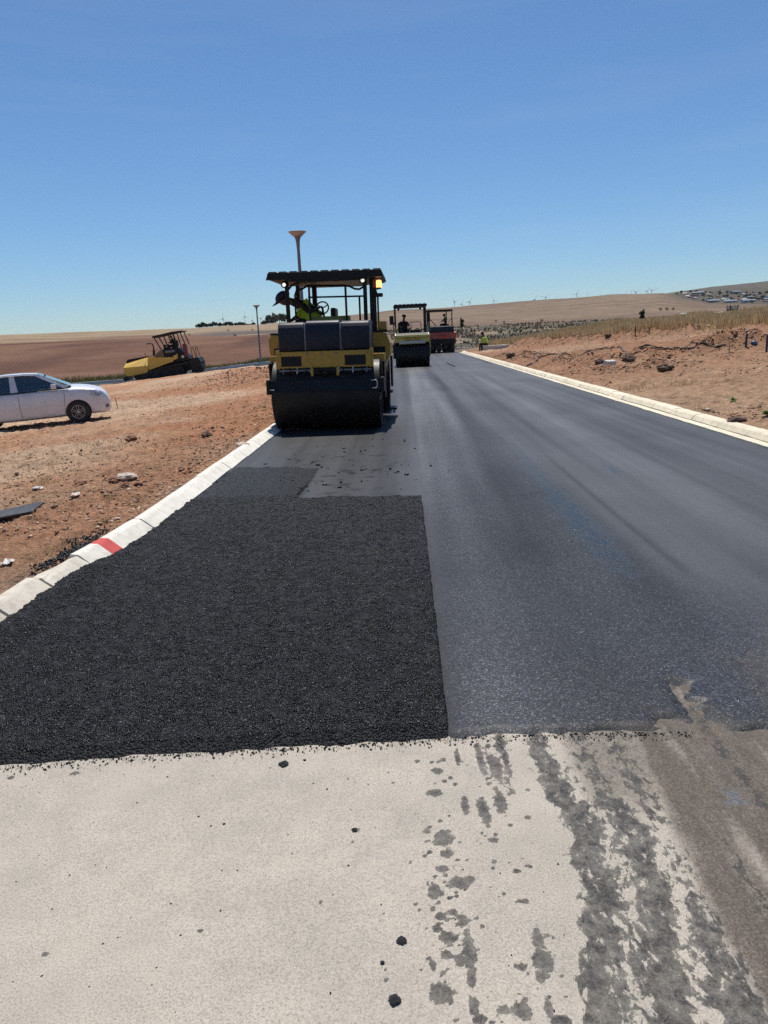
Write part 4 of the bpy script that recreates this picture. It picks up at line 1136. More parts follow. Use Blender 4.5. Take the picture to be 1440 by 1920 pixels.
# ================================================================== THE ASPHALT PAVER
def paver():
    px, py = -17.9, 54.2
    R = empty('asphalt_paver', (px, py, H1(px, py) + .06), rz=math.radians(8), ry=math.radians(-4.8))
    tag(R, 'yellow and black asphalt paver with hopper and canopy on the side road', 'paver')
    Wd = 2.3                                  # width away from the viewer (local +y)
    # hopper: yellow near wing, far wing, dark inside
    for y0, y1 in ((0.0, .09), (Wd - .09, Wd)):
        h = MB().prism([(-2.28, .57), (-2.02, .41), (-.69, .50), (-.58, .62), (-.55, 1.0), (-2.27, 1.05)], y0, y1, 'y').build('hopper_wing', PYEL, R, bevel=.015)
    lip = MB()
    lip.add([(-2.26, -.002, 1.05), (-.55, -.002, 1.0), (-.53, .62, 1.57), (-2.2, .62, 1.33), (-2.26, .05, 1.03), (-.55, .05, .98), (-.53, .67, 1.54), (-2.2, .67, 1.30)],
            [(0, 1, 2, 3), (4, 7, 6, 5), (0, 4, 5, 1), (1, 5, 6, 2), (2, 6, 7, 3), (3, 7, 4, 0)])
    lip.build('hopper_flap', PYEL, R)
    MB().prism([(-2.36, 1.20), (-2.20, 1.34), (-2.02, 1.60), (-.53, 1.66), (-.53, 1.10), (-2.3, .9)], .69, Wd - .1, 'y').build('hopper_apron', BLK, R, bevel=.02)
    MB().box(-2.45, -2.2, .1, Wd - .1, .12, .42).build('push_roller', BLK, R, bevel=.05)
    # tractor body
    MB().prism([(-.54, .66), (-.50, 1.36), (-.40, 1.42), (.05, 1.49), (1.29, 1.36), (1.31, 1.06)], .02, Wd - .02, 'y').build('side_panel', PYEL, R, bevel=.015)
    MB().prism([(-.48, 1.36), (-.42, 1.60), (.05, 1.62), (.10, 1.46)], -.01, .5, 'y').build('panel_cap', PYEL, R, bevel=.02)
    MB().prism([(.12, 1.48), (.16, 1.74), (.62, 1.98), (.72, 1.95), (.72, 1.44)], .05, Wd - .1, 'y').build('engine_cover', simple('paver_brown', (.13, .085, .03), .5, dust=.4), R, bevel=.02)
    MB().prism([(1.29, 1.12), (1.33, 1.40), (1.70, 1.56), (1.66, 1.24)], .0, Wd, 'y').build('rear_panel', PYEL, R, bevel=.01)
    MB().prism([(.60, 1.42), (.62, 2.0), (1.85, 1.95), (2.4, 1.3), (2.4, 1.0), (1.4, 1.0)], .12, Wd - .12, 'y').build('operator_deck', BLK, R, bevel=.02)
    # crawler tracks
    for y0 in (.10, Wd - .45):
        t = MB().prism([(-1.7, .30), (-1.5, .06), (1.75, .06), (2.0, .30), (1.85, .62), (1.5, .72), (-1.3, .60), (-1.6, .5)], y0, y0 + .35, 'y').build('crawler_track', RUB, R, bevel=.03)
        for k in range(11):
            x = -1.45 + k * .31
            MB().box(x, x + .16, y0 - .012, y0 + .362, .035, .075).build('track_shoe', BLK, t)
        for x in (-1.4, -.6, .2, 1.0, 1.65):
            MB().lathe([(.02, -.02), (.17, -.02), (.17, .0)], (x, y0, .30), 'y', 16).build('track_wheel', BLK, t)
    MB().prism([(-.6, .60), (1.32, 1.05), (2.5, 1.1), (2.5, .35), (1.9, .2), (-.6, .3)], .5, Wd - .5, 'y').build('chassis', BLK, R)
    # exhaust
    MB().tube([(-.08, .55, 1.55), (.0, .55, 2.05)], .085, 10).tube([(.0, .55, 2.05), (.01, .55, 2.38), (-.03, .55, 2.47), (-.15, .55, 2.52), (-.42, .55, 2.52)], .045, 8).build('exhaust', BLK, R, smooth=True)
    MB().tube([(-.62, .4, 1.55), (-.64, .4, 1.86)], .018, 6).lathe([(.001, 1.84), (.035, 1.86), (.03, 1.90), (.001, 1.92)], (-.64, .4, 0), 'z', 8).build('gauge_stick', BLK, R)
    # canopy
    MB().prism([(.14, 2.86), (.17, 2.99), (1.6, 3.13), (2.3, 3.13), (2.33, 3.05), (1.7, 3.01)], -.02, Wd + .02, 'y').build('canopy', BLK, R, bevel=.015)
    for a, b in (((.26, 2.88), (.60, 2.0)), ((.95, 2.95), (1.12, 2.0)), ((1.62, 3.02), (1.74, 1.95)), ((2.14, 3.04), (2.36, 2.1))):
        for y in (.1, Wd - .1): MB().tube([(a[0], y, a[1]), (b[0], y, b[1])], .04, 7).build('canopy_post', BLK, R)
    MB().tube([(1.66, .08, 2.98), (1.80, .08, 2.3)], .022, 6).build('post_brace', BLK, R)
    MB().box(.75, 1.15, .3, .8, 1.98, 2.3, .05).build('control_console', BLK, R)
    MB().box(.98, 1.10, .12, .2, 2.10, 2.22, .01).build('white_sticker', PALE, R)
    MB().box(1.3, 1.75, .3, .75, 1.9, 2.15, .05).box(1.68, 1.82, .3, .75, 2.1, 2.5, .04).build('seat', BLK, R)
    MB().lathe([(.001, -.35), (.10, -.34), (.10, .34), (.001, .35)], (1.2, -.02, 1.78), 'x', 14).build('silver_tank', GREY, R, smooth=True)
    MB().box(2.15, 2.42, .02, .5, 1.25, 2.2, .04).build('red_cabinet', simple('cabinet_red', (.16, .022, .02), .5), R)
    MB().lathe([(.001, -.1), (.1, -.1), (.1, .1), (.001, .1)], (2.05, -.05, 1.3), 'y', 14).build('white_drum', PALE, R, smooth=True)
    # tow arm and screed
    MB().prism([(.2, .62), (2.6, .75), (2.9, .95), (2.9, 1.05), (2.5, .92), (.2, .75)], -.08, .0, 'y').build('tow_arm', BLK, R, bevel=.01)
    MB().prism([(2.5, .12), (2.5, .9), (2.7, 1.12), (3.12, 1.12), (3.26, .8), (3.14, .10)], -.15, Wd + .15, 'y').build('screed', BLK, R, bevel=.02)
    MB().box(2.5, 3.35, -.22, -.12, .06, .42).build('end_gate', BLK, R, bevel=.01)
    MB().tube([(2.74, -.1, 1.12), (2.72, -.1, 1.78), (2.78, -.1, 1.90), (2.86, -.1, 1.84), (2.98, -.1, 1.12)], .024, 7).tube([(2.74, Wd, 1.12), (2.72, Wd, 1.78), (2.78, Wd, 1.90), (2.86, Wd, 1.84), (2.98, Wd, 1.12)], .024, 7).build('screed_rail', BLK, R)
    for k in range(5):
        z = .3 + k * .16; MB().tube([(3.2, .2 + k * .3, z), (3.36 - .02 * k, .2 + k * .3, z + .12)], .03, 6).build('screed_lever', GREY if k % 2 else BLK, R)
    J, E, V, C = seated(.3, .1, (.36, .16, .34), (.4, -.16, .30))
    q = Matrix.Rotation(math.radians(8), 3, 'Z') @ Matrix.Rotation(math.radians(-4.8), 3, 'Y') @ Vector((1.55, .52, 2.10))
    p = person('person', J, E, [SKIN, CLOTHK, CLOTHK, BLK], [('jacket', V[0], V[1], 'b', CLOTHK)], Vector((px, py, H1(px, py))) + q, math.radians(175))
    tag(p, 'dark silhouetted operator seated under the canopy of the asphalt paver', 'person')
paver()

# ================================================================== THE SILVER SEDAN
def sedan():
    psi = math.radians(22.0); pit = math.atan(.04)
    w0 = Vector(hit(152, 791)); w0.z = H1(w0.x, w0.y)
    M = Matrix.Rotation(psi, 3, 'Z') @ Matrix.Rotation(-pit, 3, 'Y')
    R = empty('parked_car', w0 - M @ Vector((0, -.76, .015)), rz=psi, ry=-pit)
    tag(R, 'silver four-door sedan parked on the bare ground at the left edge', 'car')
    t = NT('car_silver')
    o = t.obj()
    c = t.ramp(t.noise(o, 2.0, 5, .6), [(.3, (.66, .66, .68)), (.7, (.73, .73, .75))])
    dustf = t.math('MULTIPLY', t.ramp(t.noise(o, 5, 6, .7), [(.4, 0.0), (.75, 1.0)]), .15)
    c = t.mix(dustf, c, (.42, .34, .27))
    t.p(Base__Color=c, Metallic=.12, Roughness=.36, Coat__Weight=.5, Coat__Roughness=.08)
    PAINT = t.m
    GLASS = glassy('car_glass', (.42, .46, .42), .10)
    TRIM = simple('car_trim', (.012, .012, .013), .55)
    X = [-3.42, -3.36, -3.25, -3.0, -2.75, -2.48, -2.1, -1.7, -1.3, -.9, -.5, -.25, -.1, .1, .3, .45, .58, .68, .77, .84, .885, .905]
    zt = [.60, .92, 1.02, 1.07, 1.08, 1.06, 1.02, 1.01, 1.01, 1.01, 1.02, 1.06, 1.09, 1.07, 1.035, 1.0, .96, .915, .85, .76, .65, .50]
    zs = [.58, .86, .94, .97, .98, .985, .985, .98, .98, .975, .97, .965, .965, .955, .935, .91, .88, .845, .79, .71, .61, .48]
    zb = [.42, .30, .24, .22, .21, .20, .19, .185, .185, .185, .185, .19, .19, .20, .20, .19, .185, .185, .19, .20, .25, .36]
    wd = [.50, .66, .74, .80, .825, .84, .85, .852, .853, .853, .852, .85, .848, .845, .838, .822, .795, .76, .71, .64, .55, .44]
    def sect(i):
        b, s, tp, wv = zb[i], zs[i], zt[i], wd[i]
        h = s - b
        return [(0, b), (.80 * wv, b), (.93 * wv, b + .035 * h / .75), (.975 * wv, b + .14 * h), (.995 * wv, b + .38 * h), (1.0 * wv, b + .55 * h), (.99 * wv, b + .78 * h), (.972 * wv, b + .92 * h),
                (.94 * wv, s), (.86 * wv, s + (tp - s) * .35), (.55 * wv, s + (tp - s) * .85), (0, tp)]
    S = [sect(i) for i in range(len(X))]
    m = len(S[0]); vs, fs = [], []
    ring = 2 * m - 2
    for i, x in enumerate(X):
        for (y, z) in S[i]: vs.append((x, y, z))
        for (y, z) in S[i][-2:0:-1]: vs.append((x, -y, z))
    for i in range(len(X) - 1):
        for k in range(ring): fs.append((i * ring + k, i * ring + (k + 1) % ring, (i + 1) * ring + (k + 1) % ring, (i + 1) * ring + k))
    fs += [tuple(range(ring))[::-1], tuple((len(X) - 1) * ring + k for k in range(ring))]
    body = MB().add(vs, fs).build('body', PAINT, R)
    sb = body.modifiers.new('sub', 'SUBSURF'); sb.levels = 2; sb.render_levels = 2
    cut = MB()
    for x in (0.0, -2.48):
        for s in (-1, 1): cut.lathe([(.352, s * .50), (.352, s * 1.1)] if s > 0 else [(.352, -1.1), (.352, -.50)], (x, 0, .305), 'y', 40)
    co = cut.build('tmp_cut', None)
    co.parent = R
    bo = body.modifiers.new('cut', 'BOOLEAN'); bo.operation = 'DIFFERENCE'; bo.object = co; bo.solver = 'EXACT'
    dg = bpy.context.evaluated_depsgraph_get(); dg.update()
    nm = bpy.data.meshes.new_from_object(body.evaluated_get(dg)); body.modifiers.clear(); body.data = nm
    nm.polygons.foreach_set('use_smooth', [True] * len(nm.polygons))
    try: nm.set_sharp_from_angle(angle=math.radians(32))
    except Exception: pass
    bpy.data.objects.remove(co)
    def by(x, z):                              # half width of the body at (x, z)
        i = min(max(int(np.searchsorted(X, x)) - 1, 0), len(X) - 2); f = (x - X[i]) / (X[i + 1] - X[i])
        def yz(j): 
            q = S[j][1:-1]; return np.interp(z, [p[1] for p in q], [p[0] for p in q])
        return float(yz(i) * (1 - f) + yz(i + 1) * f) * .996
    def patch(c00, c10, c11, c01, off, s, n=6, mm=4):
        b = MB(); V = []
        for j in range(mm + 1):
            for i in range(n + 1):
                u, v = i / n, j / mm
                x = (c00[0] * (1 - u) + c10[0] * u) * (1 - v) + (c01[0] * (1 - u) + c11[0] * u) * v
                z = (c00[1] * (1 - u) + c10[1] * u) * (1 - v) + (c01[1] * (1 - u) + c11[1] * u) * v
                V.append((x, s * (by(x, z) + off), z))
        b.add(V, [(j * (n + 1) + i, j * (n + 1) + i + 1, (j + 1) * (n + 1) + i + 1, (j + 1) * (n + 1) + i) for j in range(mm) for i in range(n)])
        return b
    for x in (0.0, -2.48):                     # dark liners inside the arches
        for s in (-1, 1):
            MB().lathe([(.348, s * .45), (.348, s * .80)], (x, 0, .305), 'y', 30).build('wheel_liner', TRIM, R)
    HL = NT('headlight_glass'); HL.p(Base__Color=HL.ramp(HL.noise(HL.obj(), 14, 3), [(.35, (.20, .22, .25)), (.65, (.75, .78, .82))]), Roughness=.12, Coat__Weight=1.0, Metallic=.3)
    for s in (-1, 1):
        h = patch((.46, .72), (.86, .635), (.62, .90), (.47, .875), .008, s).build('headlight', HL.m, R, smooth=True)
        patch((.75, .33), (.86, .34), (.85, .44), (.76, .43), .007, s).build('fog_light', GREY, R, smooth=True)
        # door shuts
        for poly in (((-.31, .96), (-.38, .22)), ((-1.535, .96), (-1.52, .26)), ((-2.22, .96), (-2.10, .62)), ((.40, .90), (.42, .74))):
            (x0, z0), (x1, z1) = poly
            patch((x1, z1), (x1 + .012, z1), (x0 + .012, z0), (x0, z0), .003, s, 1, 10).build('door_seam', TRIM, R)
        patch((-2.1, .235), (-.36, .235), (-.36, .245), (-2.1, .245), .003, s, 12, 1).build('sill_seam', TRIM, R)
        patch((-2.05, .545), (-.42, .535), (-.42, .555), (-2.05, .565), .008, s, 14, 1).build('rub_strip', PAINT, R)
        for x in (-1.30, -2.02): patch((x - .10, .865), (x + .10, .86), (x + .10, .895), (x - .10, .90), .022, s, 6, 3).build('door_handle', PAINT, R, smooth=True)
        patch((-.16, .80), (-.10, .80), (-.11, .835), (-.15, .835), .008, s, 2, 2).build('side_repeater', PALE, R)
        # greenhouse
        def side(pts, name, mat, off=0.0, th=.03):
            def yy(z): return .795 - (z - 1.0) * .43 + off
            n = len(pts)
            V = [(x, s * yy(z), z) for x, z in pts] + [(x, s * (yy(z) - th), z) for x, z in pts]
            F_ = [tuple(range(n)), tuple(range(2 * n - 1, n - 1, -1))] + [(i, (i + 1) % n, n + (i + 1) % n, n + i) for i in range(n)]
            return MB().add(V, F_).build(name, mat, R)
        side([(-.30, 1.015), (-.16, 1.045), (-.96, 1.475), (-1.04, 1.445), (-.62, 1.20)], 'windscreen_pillar', PAINT)
        side([(-1.70, 1.0), (-1.50, 1.0), (-1.555, 1.47), (-1.685, 1.475)], 'door_pillar', PAINT, .004)
        side([(-2.30, 1.0), (-2.95, 1.08), (-2.40, 1.44), (-2.25, 1.465), (-2.42, 1.2)], 'rear_pillar', PAINT)
        side([(-.96, 1.475), (-1.3, 1.505), (-1.8, 1.51), (-2.3, 1.465), (-2.27, 1.425), (-1.8, 1.468), (-1.3, 1.462), (-1.04, 1.432)], 'roof_rail', PAINT, .006)
        side([(-1.51, 1.0), (-.30, 1.0), (-.62, 1.20), (-1.03, 1.435), (-1.3, 1.463), (-1.556, 1.468)], 'side_window', GLASS, -.010, .006)
        side([(-2.36, 1.0), (-1.69, 1.0), (-1.68, 1.47), (-2.0, 1.455), (-2.27, 1.425), (-2.42, 1.2)], 'side_window', GLASS, -.010, .006)
        side([(-2.36, .992), (-.30, .992), (-.30, 1.018), (-2.36, 1.018)], 'window_sill_trim', TRIM, .008)
        mo = MB().box(-.63, -.49, s * .82 if s > 0 else -1.0, 1.0 if s > 0 else -.82, 1.02, 1.155, .03).build('door_mirror', PAINT, R, smooth=True)
        MB().box(-.58, -.50, s * .76 if s > 0 else -.86, .86 if s > 0 else -.76, 1.0, 1.05).build('mirror_foot', TRIM, mo)
        for x, name in ((0.0, 'wheel'), (-2.48, 'wheel')):
            wh = empty(name, (x, s * .76, .305), rz=(math.radians(-14) if x == 0 else 0), parent=R)
            MB().lathe([(.205, -.085), (.27, -.095), (.298, -.08), (.305, -.05), (.305, .05), (.298, .08), (.27, .095), (.205, .085)], (0, 0, 0), 'y', 40).build('tyre', RUB, wh, smooth=True)
            rim = MB().lathe([(.205, s * .075), (.196, s * .088), (.182, s * .088), (.180, s * .02), (.205, s * -.05)], (0, 0, 0), 'y', 40)
            for k in range(5):
                for q in (-.16, .16):
                    a = k * 2 * math.pi / 5 + .3
                    c0 = (.03 * math.cos(a + 6 * q), s * .075, .03 * math.sin(a + 6 * q)); c1 = (.185 * math.cos(a + q), s * .083, .185 * math.sin(a + q))
                    rim.tube([c0, c1], .0125, 6)
            rim.lathe([(.001, s * .09), (.035, s * .088), (.045, s * .06), (.001, s * .055)], (0, 0, 0), 'y', 16)
            rim.build('rim', simple('alloy', (.36, .36, .37), .35, metal=.8, dust=.3), wh, smooth=True)
            MB().lathe([(.001, s * .0), (.178, s * .0), (.178, s * -.02), (.001, s * -.02)], (0, 0, 0), 'y', 24).build('brake_disc', BLK, wh)
    # roof, screens
    rv = []; rx = [-.94, -1.1, -1.4, -1.8, -2.1, -2.32]; rz_ = [1.478, 1.505, 1.53, 1.532, 1.51, 1.462]
    for x, z in zip(rx, rz_):
        for y in np.linspace(-.62, .62, 9): rv.append((x, y, z - .055 * (abs(y) / .62) ** 2.5))
    MB().add(rv, [(i * 9 + k, i * 9 + k + 1, (i + 1) * 9 + k + 1, (i + 1) * 9 + k) for i in range(5) for k in range(8)]).build('roof', PAINT, R, smooth=True)
    MB().add([(-.13, -.72, 1.075), (-.13, .72, 1.075), (-.95, .57, 1.476), (-.95, -.57, 1.476)], [(0, 1, 2, 3)]).build('windscreen', GLASS, R)
    MB().add([(-2.95, -.64, 1.085), (-2.95, .64, 1.085), (-2.33, .57, 1.455), (-2.33, -.57, 1.455)], [(0, 3, 2, 1)]).build('rear_window', GLASS, R)
    for y in (-.36, .36):
        MB().box(-1.45, -.95, y - .23, y + .23, .45, .62, .05).prism([(-1.60, .6), (-1.45, .6), (-1.52, 1.18), (-1.68, 1.18)], y - .22, y + .22, 'y').box(-1.68, -1.58, y - .11, y + .11, 1.2, 1.36, .03).build('front_seat', TRIM, R)
    MB().prism([(-2.4, .6), (-2.2, .6), (-2.35, 1.15), (-2.5, 1.15)], -.6, .6, 'y').build('rear_seat', TRIM, R)
    MB().prism([(-.15, .75), (-.1, 1.06), (-.55, 1.05), (-.65, .75)], -.68, .68, 'y').build('dashboard', TRIM, R)
    MB().tube([(-.78 + .06 * math.sin(a), -.36 + .18 * math.cos(a), 1.0 + .17 * math.sin(a)) for a in np.linspace(0, 6.283, 17)[:-1]], .016, 6, closed=True).build('steering_wheel', TRIM, R)
    MB().box(-.80, -.76, -.11, .11, 1.36, 1.42, .01).build('rear_view_mirror', TRIM, R)
    MB().box(.87, .905, -.36, .36, .30, .42).build('bumper_grille', TRIM, R)
    MB().box(.895, .915, -.24, .24, .44, .54).build('number_plate', PALE, R)
    MB().box(-3.43, -3.30, -.7, .7, .70, .9, .02).build('tail_panel', RED, R)
sedan()

# ================================================================== STREET LAMPS
def street_lamp(loc, h, label):
    R = empty('street_lamp', loc)
    tag(R, label, 'street lamp', 'street lamps on the left')
    POLE = simple('galvanised_pole', (.17, .185, .20), .5, metal=.3, var=.12)
    MB().lathe([(.085, -.3), (.085, .02), (.07, .05), (.065, h * .45), (.05, h - .62), (.05, h - .55)], n=14).build('pole', POLE, R, smooth=True)
    MB().lathe([(.05, h - .56), (.062, h - .34), (.085, h - .22), (.135, h - .14), (.15, h - .12)], n=20).build('neck', POLE, R, smooth=True)
    MB().lathe([(.15, h - .15), (.20, h - .10), (.265, h - .045), (.275, h - .03), (.27, h - .02), (.001, h - .02)], n=28).build('lamp_bowl', simple('lamp_bowl', (.42, .33, .28), .4), R, smooth=True)
    MB().lathe([(.30, h - .022), (.30, h - .008), (.20, h + .012), (.001, h + .018)], n=28).build('lamp_cap', simple('lamp_cap', (.55, .54, .52), .4), R, smooth=True)
p_ = at(563, 503, 25.6); street_lamp((p_.x - .02, 25.6, H1(p_.x, 25.6)), at(557, 435, 25.6).z - H1(p_.x, 25.6) + .02, 'tall street lamp with flared bowl rising behind the roller canopy')
p_ = at(490, 690, 61.0); street_lamp((p_.x, 61.0, H1(p_.x, 61.0)), at(480, 572, 61.0).z - H1(p_.x, 61.0), 'street lamp with flat head standing in the scrub right of the paver')

# ================================================================== THE SIDE ROAD ON THE LEFT
def side_road():
    xs = np.arange(-40, -4.0, .35)
    yk = np.interp(xs, [-40, -30, -22, -14, -8, -4], [52, 55.2, 58.2, 60.0, 61.6, 63])
    rows = np.linspace(-6.0, .3, 12)
    X = np.repeat(xs[None], len(rows), 0); Yv = yk[None] + rows[:, None]
    Z = H(X.ravel(), Yv.ravel()) + .035
    me = np_mesh('side_road', np.stack([X.ravel(), Yv.ravel(), Z], 1), grid_faces(len(rows), len(xs)))
    n = len(Z)
    for nm_, v_ in (('coarse', .2), ('wet', 0.0), ('mud', .75), ('tone', .45)): set_attr(me, nm_, np.full(n, v_))
    tag(link('side_road', me, bpy.data.materials['rolled_asphalt'], smooth=True), kind='structure')
    K = tag(empty('side_road_kerb', (0, 0, 0)), kind='structure')
    mt = kerb_material('side_kerb', (.80, .77, .70), .2)
    me = kerb_mesh('kerb_stone', [(0, -.2), (0, .18), (.03, .25), (.2, .25), (.22, -.2)], .985, 55, .003); me.materials.append(mt)
    s = 0.0; pts = [Vector((x, y, H1(x, y))) for x, y in zip(np.arange(-38, -6, .25), np.interp(np.arange(-38, -6, .25), xs, yk))]
    acc = 0.0; last = pts[0]
    for p, q in zip(pts, pts[1:]):
        acc += (q - p).length
        if acc >= 1.0:
            d = q - last; o = bpy.data.objects.new('kerb_stone', me); COL.objects.link(o); o.parent = K
            o.location = last; o.rotation_euler = (math.atan2(d.z, math.hypot(d.x, d.y)), 0, math.atan2(d.y, d.x) - math.pi / 2); o.scale = (1, d.length / 1.0, 1)
            last = q; acc = 0.0
side_road()

# ================================================================== THE CROUCHING WORKER AND SMALL THINGS BY THE ROAD
SLABP = simple('slab_pale', (.60, .56, .48), .8, var=.15, dust=.3)
def thing_box(name, label, cat, x, y, dims, mat, rz=0.0, rx=0.0, ry=0.0, group=None, dz=0.0, bev=.012):
    a, b, c = dims
    o = MB().box(-a / 2, a / 2, -b / 2, b / 2, 0, c, bev).build(name, mat)
    o.location = (x, y, H1(x, y) + dz); o.rotation_euler = (rx, ry, rz)
    return tag(o, label, cat, group)
def worker():
    x, y = 6.35, 57.5
    z = H1(x, y)
    J, E, V, C = seated(.42, .1, (.40, .12, .18), (.42, -.14, .15))
    p = person('person', J, E, [SKIN, CLOTHK, LIME, BLK], [('vest', V[0], V[1], 'b', LIME), ('cap', C[0], C[1], 'a', CLOTHK)], (x, y, z + .40), math.radians(150), 1.18)
    MB().tube([(.10, .15, .55), (.05, .17, .40), (.0, .16, .22)], .03, 6).tube([(.10, -.15, .55), (.05, -.17, .40), (.0, -.16, .22)], .03, 6).build('reflective_band', SILVER, p)
    tag(p, 'worker in lime vest crouching on the right beyond the kerb end', 'person')
    thing_box('concrete_slab', 'pale concrete slab under the crouching worker', 'slab', 7.0, 57.8, (1.9, .9, .34), SLABP, .1, dz=-.02)
worker()
thing_box('concrete_slab', 'low pale slab lying left of the crouching worker beyond the red roller', 'slab', 5.4, 70.0, (1.5, .5, .16), SLABP, .0)

def stake(px, py, toppy, r, mat, label, lean=0.0):
    x, y, z = hit(px, py); h = at(px, toppy, y).z - z
    o = MB().lathe([(r, -.2), (r, h - .02), (r * .7, h), (.001, h)], n=8).build('marker_stake', mat); o.location = (x, y, z); o.rotation_euler = (0, lean, random.uniform(-.04, .04))
    tag(o, label, 'stake', 'survey stakes')
    return o
NAVYP = simple('stake_navy', (.020, .028, .05), .5); BRN = simple('stake_brown', (.07, .045, .03), .8); PINK = simple('stake_pink', (.30, .18, .20), .8)
stake(1398, 651, 626, .035, NAVYP, 'dark blue stake standing in a heap of soil on the right bank', .05)
stake(1437, 660, 628, .035, NAVYP, 'dark blue stake at the right edge of the picture')
stake(1191, 631, 612, .03, BRN, 'taller brown stake at the lower edge of the dry grass')
stake(1217, 625, 613, .028, BRN, 'shorter brown stake at the lower edge of the dry grass')
stake(1367, 664, 642, .012, PINK, 'thin pinkish stake left of the two dark blue stakes')
stake(221, 766, 746, .014, simple('stake_rust', (.14, .05, .03), .8), 'thin rusty stake in front of the silver car', -.12)
stake(428, 710, 694, .02, simple('stake_red', (.20, .05, .035), .8), 'short reddish stake on the spoil heap', .05)
x_, y_, z_ = hit(1064, 678); stake(1064, 680, 669, .01, BRN, 'slim brown stick near the right kerb', .1)

def hose():
    pts = []
    for px, py in ((985, 690), (1010, 672), (1060, 664), (1120, 656), (1150, 651), (1165, 654), (1200, 653), (1240, 653), (1290, 655), (1330, 652), (1365, 648)):
        x, y, z = hit(px, py); pts.append(Vector((x, y, z)))
    fine = []
    for a, b in zip(pts, pts[1:]):
        for k in range(8):
            q = a.lerp(b, k / 8); q.z = H1(q.x, q.y) + .035; fine.append(q)
    o = MB().tube(fine, .03, 7).build('hose', simple('hose_brown', (.055, .032, .022), .6), smooth=True)
    tag(o, 'dark brown hose lying across the bare right bank', 'hose')
hose()
def rod():
    pts = [Vector((*G(px, py), .02)) for px, py in ((838, 680), (842, 683), (847, 685.5), (852.5, 688))]
    tag(MB().tube(pts, .028, 6).build('bent_rod', BLK, smooth=True), 'bent dark rod lying on the asphalt before the red roller', 'rod')
rod()
x_, y_, z_ = hit(18, 975)
b_ = MB().prism([(-.42, -.20), (.30, -.16), (.42, .17), (.38, .20), (-.42, .05)], 0, .018, 'z').build('black_board', simple('board_black', (.030, .031, .034), .5, dust=.35, dustc=(.2, .16, .12)))
b_.location = (x_ - .13, y_ + .1, z_ + .03); b_.rotation_euler = (.05, -.06, .45); tag(b_, 'dark board lying on the dirt at the left edge', 'board')
x_, y_, z_ = hit(1143, 684)
thing_box('white_block', 'small white block lying among the clods on the right bank', 'block', x_, y_, (.36, .22, .16), PALE, .4, .2, dz=-.02)
x_, y_, z_ = hit(1412, 648)
o_ = MB().lathe([(.05, 0), (.16, .04), (.17, .16), (.10, .24), (.001, .26)], n=10).build('blue_bag', simple('bag_blue', (.06, .10, .19), .6, var=.4), smooth=True); o_.location = (x_, y_, z_); o_.rotation_euler = (.2, .3, .4); o_.scale = (.6, .6, .55)
tag(o_, 'small blue bag beside the dark blue stake', 'bag')

def bank_things():
    def tank(px, py, label):
        x, y, z = hit(px, py); y = min(y, 58); x, z = at(px, py, y).x, H1(at(px, py, y).x, y)
        R = empty('water_tank', (x, y, z - .05), rz=.25); tag(R, label, 'tank')
        MB().lathe([(.001, -.42), (.16, -.42), (.25, -.34), (.27, -.25), (.27, .25), (.25, .34), (.16, .42), (.001, .42)], (0, 0, .28), 'x', 24).build('tank_body', PALE, R, smooth=True)
        MB().lathe([(.10, .53), (.10, .60), (.001, .61)], (.2, 0, 0), 'z', 14).build('tank_lid', PALE, R)
        MB().box(-.32, -.22, -.2, .2, 0, .12).box(.22, .32, -.2, .2, 0, .12).build('cradle', GREY, R)
    tank(1284, 588, 'white tank lying on its side in the grass on the right crest')
    x = at(1320, 588, 55).x; o = MB().lathe([(.30, 0), (.31, .10), (.25, .26), (.12, .36), (.001, .38)], n=22).build('white_dome', PALE, smooth=True); o.location = (x, 55, H1(x, 55) + .04)
    tag(o, 'small white dome right of the white tank on the crest', 'dome')
    x = at(1362, 588, 52).x; z = H1(x, 52)
    o = MB().lathe([(.14, -.85), (.16, -.85), (.16, .85), (.14, .85), (.13, .8)], (0, 0, .18), 'x', 20).build('white_pipe', PALE, smooth=True); o.location = (x, 52, z); o.rotation_euler = (0, -.02, .1)
    tag(o, 'long white pipe lying on the right crest', 'pipe')
    x = at(1373, 588, 51.5).x; z = H1(x, 51.5)
    R = empty('cable_stand', (x, 51.5, z), rz=.1); tag(R, 'dark frame with a pale top panel standing over the white pipe', 'stand')
    for a in (-.26, .26):
        for b in (-.2, .2): MB().box(a - .03, a + .03, b - .03, b + .03, 0, .70).build('leg', BLK, R)
    MB().box(-.27, .27, -.21, .21, .34, .46).build('shelf', BLK, R)
    MB().box(-.28, .28, -.22, .22, .47, .66).build('pale_panel', PALE, R)
bank_things()

# ================================================================== ROCKS
ROCKM = [simple('rock_pale', (.50, .41, .32), .9, var=.25, bump=.6, bscale=30), simple('rock_red', (.24, .115, .065), .95, var=.3, bump=.7, bscale=25), simple('rock_dark', (.12, .075, .05), .95, var=.3, bump=.7, bscale=25),
         simple('asphalt_lump', (.016, .016, .017), .6, var=.3, bump=.7, bscale=50)]
def rock_mesh(seed, flat):
    rg = random.Random(seed); bm = bmesh.new(); bmesh.ops.create_icosphere(bm, subdivisions=3, radius=1)
    ox, oy = rg.uniform(0, 99), rg.uniform(0, 99)
    for v in bm.verts:
        n = float(fbm(np.array([v.co.x * 1.9 + ox + v.co.z * 1.3]), np.array([v.co.y * 1.9 + oy - v.co.z * 1.1]), 4, seed, .65)[0])
        v.co *= .35 + 1.3 * n; v.co.z *= flat
    me = bpy.data.meshes.new('rock'); bm.to_mesh(me); bm.free(); return me
ROCKS = [rock_mesh(k, f) for k, f in enumerate((.55, .7, .35, .8))]
